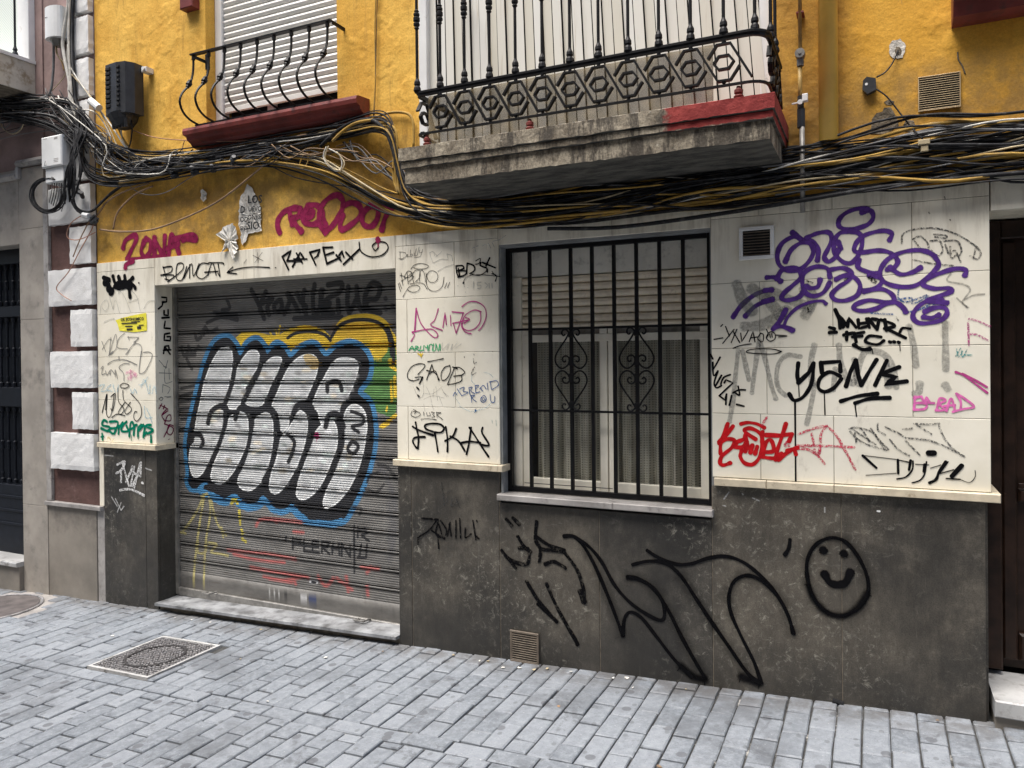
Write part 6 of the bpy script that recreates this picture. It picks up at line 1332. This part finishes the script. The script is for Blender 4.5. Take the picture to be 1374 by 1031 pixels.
for k in range(12):
    r = random.Random(k+500); c = r.choice(('black','grey','black','brown','black')); u0 = r.uniform(200, 400); v0 = np.interp(u0, [200,330,500,560,700,900,1374], [222,205,205,265,276,258,195])
    L = r.uniform(80, 180); vv = lambda u: np.interp(u, [200,330,450,520,560,700,900,1374], [222,206,195,215,265,276,258,195])
    P = [(u0+L*t, vv(u0+L*t)+r.uniform(-9,9)+10*math.sin(t*3.1)) for t in np.linspace(0, 1, 6)]
    cable(L_(P, -.085), r.uniform(.0025,.004), c, '%s thin wire weaving across the cable bundle' % words[c], group='thin wires weaving across the bundle')
cable(L_([(178,175),(205,184),(240,188),(300,190),(380,186),(420,182)], -.04), .0032, 'pink', 'pinkish wire stretched across the yellow wall below the red sill')
cable(L_([(248,188,-.02),(245,198,-.03),(246,208,-.04),(250,213,-.05)]), .003, 'brown', 'short wire below the left end of the red sill')
cable(L_([(163,163,-.09),(163,180,-.06),(168,195,-.05),(180,206,-.05)]), .0065, 'white', 'white cable leaving the bottom of the black closure')
cable(L_([(155,160,-.1),(160,176,-.06),(172,196,-.05),(186,209,-.05)]), .006, 'ochre', 'ochre cable leaving the bottom of the black closure')
cable(L_([(177,162,-.09),(177,178,-.06),(173,198,-.05),(160,214,-.05)]), .0055, 'black', 'black cable leaving the bottom of the black closure')
# ochre hooks beside the balcony
cable(L_([(503,158,.0),(520,152),(540,151),(551,156),(555,170),(555,197)], -.01), .0085, 'ochre', 'ochre painted cable bending down to the balcony slab')
for k in range(3): cable(L_([(506,166+k*3),(520,166+k*4),(530-k*2,174+k*4),(533-k*3,190+k*3),(533-k*2,200),(534-k*3,240),(536,262)], -.075), .0075, 'ochre', 'thick ochre cable of the three hooks beside the balcony', group='ochre hooks beside the balcony')
cable(L_([(430,197,-.07),(445,182,-.08),(465,168,-.08),(485,161,-.08),(503,163,-.09),(518,178,-.09),(528,205,-.09),(536,240,-.08),(550,262,-.06)]), .011, 'black', 'very thick black cable arching down beside the balcony')
cable(L_([(446,190,-.09),(460,176,-.09),(478,165,-.09),(500,161,-.09)]), .009, 'ochre', 'short ochre cable laid over the bundle near the balcony')
cable(L_([(438,197),(434,210),(440,222),(452,230),(459,222),(455,208),(442,200)], -.09), .004, 'white', 'white cable tied in a small hanging loop')
cable(L_([(441,196),(436,212),(446,226),(458,228),(462,218),(452,204)], -.095), .0035, 'cream', 'cream cable tied in a small hanging loop')
cable(L_([(420,200),(408,208),(402,222),(408,226),(414,214),(412,200)], -.08), .0038, 'ochre', 'ochre wire curled in a small hook under the bundle')
cable(L_([(300,222),(340,214),(390,212),(420,216),(460,232),(500,256),(545,275),(600,281),(650,280)], -.075), .007, 'ochre', 'ochre cable dipping below the bundle over the magenta name')
cable(L_([(390,206),(430,212),(470,236),(505,258),(545,280),(600,285)], -.08), .0055, 'cream', 'pale cable dipping below the bundle over the magenta name')
cable(L_([(505,-20),(503,40),(504,100),(502,155)], -.005), .004, 'ochre', 'ochre wire running straight down the wall left of the balcony')
cable(L_([(507,-20),(505,40),(504,100),(501,158)], -.006), .0025, 'black', 'thin black wire running straight down the wall left of the balcony')
for k in range(9):
    r = random.Random(k+50); cable(L_([(455+r.uniform(-5,15),195+r.uniform(-8,8)),(480,205+r.uniform(-12,18)),(505,215+r.uniform(-16,20)),(530,228+r.uniform(-14,18)),(550,245+r.uniform(-8,14))], -.04-.008*(k % 3)), .004, ('black','brown','grey')[k % 3], '%s wire in the tangle left of the balcony slab' % words[('black','brown','grey')[k % 3]], group='tangled wires left of the balcony slab')
# cable ties / anchors
for k, (u, v) in enumerate(((235,235),(262,230),(286,226),(318,216),(112,262),(104,256),(98,240))):
    mb = MB(); p = W(u, v, -.07); r = random.Random(k)
    for q in range(4):
        a = r.uniform(0, 6); mb.tube([(p[0]+.022*math.cos(a), p[1]-.03, p[2]+.022*math.sin(a)), (p[0]-.022*math.sin(a), p[1]+.005, p[2]-.02*math.cos(a))], .014, 6)
    tag(mb.build('cable_clamp', MT['box_black']), 'black insulated clamp on the %s' % ('hanging lower cable run' if k < 4 else 'cables beside the white cabinet'), 'clamp', 'black clamps on the lower cable run' if k < 4 else 'black clamps beside the white cabinet')
mb = MB(); p = W(1240, 190, -.1); mb.box(p[0]-.022, p[0]+.022, -.10, -.085, p[2]-.012, p[2]+.010, .003); mb.box(p[0]-.012, p[0]+.016, -.095, -.082, p[2]-.040, p[2]-.014, .003)
tag(mb.build('cable_clip', MT['cab_cream']), 'cream clip holding the sensor lead to the cable bundle', 'clip')
mb = MB(); p = W(116, 289, -.09); mb.tube([(p[0]-.03, p[1], p[2]+.005), (p[0]+.03, p[1], p[2]-.008)], .02, 8); tag(mb.build('connector', MT['box_white']), 'white connector where wires meet over the quoins', 'connector')
mb = MB(); p = W(126, 295, -.08)
for q in range(6):
    a = random.uniform(0, 6); mb.tube([(p[0]+.04*math.cos(a), p[1]+random.uniform(-.02,.02), p[2]+.03*math.sin(a)), (p[0]-.035*math.sin(a), p[1], p[2]-.03*math.cos(a))], .012, 6)
tag(mb.build('cable_splice', MT['box_black']), 'black taped cable splice beside the white connector', 'splice')
mb = MB(); p = W(128, 138, -.09); mb.tube([(p[0]-.05, p[1], p[2]+.02), (p[0]+.04, p[1], p[2]-.045)], .026, 10); tag(mb.build('connector', MT['box_white']), 'white cylindrical joint over the cables below the upper quoins', 'connector')
# litter along the wall foot
LT = random.Random(12)
for k in range(26):
    x = LT.uniform(-4.4, .4); y = LT.choice((LT.uniform(-.10,-.03), LT.uniform(-.9,-.05))); 
    n = 5; r0 = LT.uniform(.006, .015); pts = [(x+r0*math.cos(a)*LT.uniform(.5,1.2), y+r0*math.sin(a)*LT.uniform(.5,1.2), gz(x)+.004+LT.uniform(0,.005)) for a in np.linspace(0, 2*math.pi, n, endpoint=False)]
    mb = MB(); mb.add(pts+[(a, b, c-.001) for a, b, c in pts], [tuple(range(n)), tuple(range(2*n-1, n-1, -1))]); c = LT.choice(('cab_brown','paper','cab_cream','paper'))
    tag(mb.build('litter', MT[c]), 'tiny %s lying on the setts near the wall' % ('dry leaf fragment' if c == 'cab_brown' else 'pale scrap'), 'litter', 'litter on the setts near the wall')
# ================================================================= FACADE ACROSS THE STREET (unseen, added behind the camera to shade the lower sky)
OB = thing('added_opposite_building', 'plain pale rendered facade added across the street to shade the light, unseen behind the viewer', 'building', (-2, -6.4, gz(-2)))
wins = [(-13+3.1*i, -13+3.1*i+1.1, -.2+3.2*j, 1.8+3.2*j) for i in range(8) for j in range(3)]
ob = holes_wall(-16, 12, -2.2, 8.6, -6.4, wins, -.25); ob.build('wall', MT['pilaster'], OB)
for k, (a, b, c, d) in enumerate(wins): mb = MB(); mb.box(a, b, -6.66, -6.62, c, d); mb.build('window', MT['box_black'], OB)
# ================================================================= CAMERA, LIGHT, WORLD
cam = bpy.data.cameras.new('camera'); co = bpy.data.objects.new('camera', cam); C.objects.link(co); S.camera = co
cam.sensor_fit = 'HORIZONTAL'; cam.sensor_width = 36; cam.lens = F/1374*36; cam.shift_x = 0; cam.shift_y = -(1031/2-CY)/1374; cam.clip_end = 500; cam.clip_start = .05
from mathutils import Matrix
R3 = Matrix([[RM[i][0], -RM[i][1], -RM[i][2]] for i in range(3)])
co.matrix_world = Matrix.Translation((0, -DIST, 0)) @ R3.to_4x4()
w = bpy.data.worlds.new('World'); S.world = w; w.use_nodes = True; nt = w.node_tree
sky = nt.nodes.new('ShaderNodeTexSky'); sky.sky_type = 'NISHITA'; sky.sun_disc = False
EL, AZM = math.radians(70), math.radians(205)
sky.sun_elevation = EL; sky.sun_rotation = AZM; sky.dust_density = 4; sky.air_density = 1.0; sky.ozone_density = .6
bg = nt.nodes['Background']; bg.inputs[1].default_value = .105; nt.links.new(sky.outputs[0], bg.inputs[0])
sun = bpy.data.lights.new('sun', 'SUN'); so = bpy.data.objects.new('sun', sun); C.objects.link(so)
sun.energy = 1.9; sun.angle = math.radians(38); sun.color = (1, .985, .96)
dr = Vector((math.sin(AZM)*math.cos(EL), math.cos(AZM)*math.cos(EL), math.sin(EL))); so.rotation_euler = dr.to_track_quat('Z', 'Y').to_euler()
S.render.engine = 'CYCLES'; S.view_settings.view_transform = 'Standard'; S.view_settings.look = 'None'; S.view_settings.exposure = 1.5; S.view_settings.gamma = 1
S.cycles.transparent_max_bounces = 24
S.render.resolution_x = 1024; S.render.resolution_y = 768
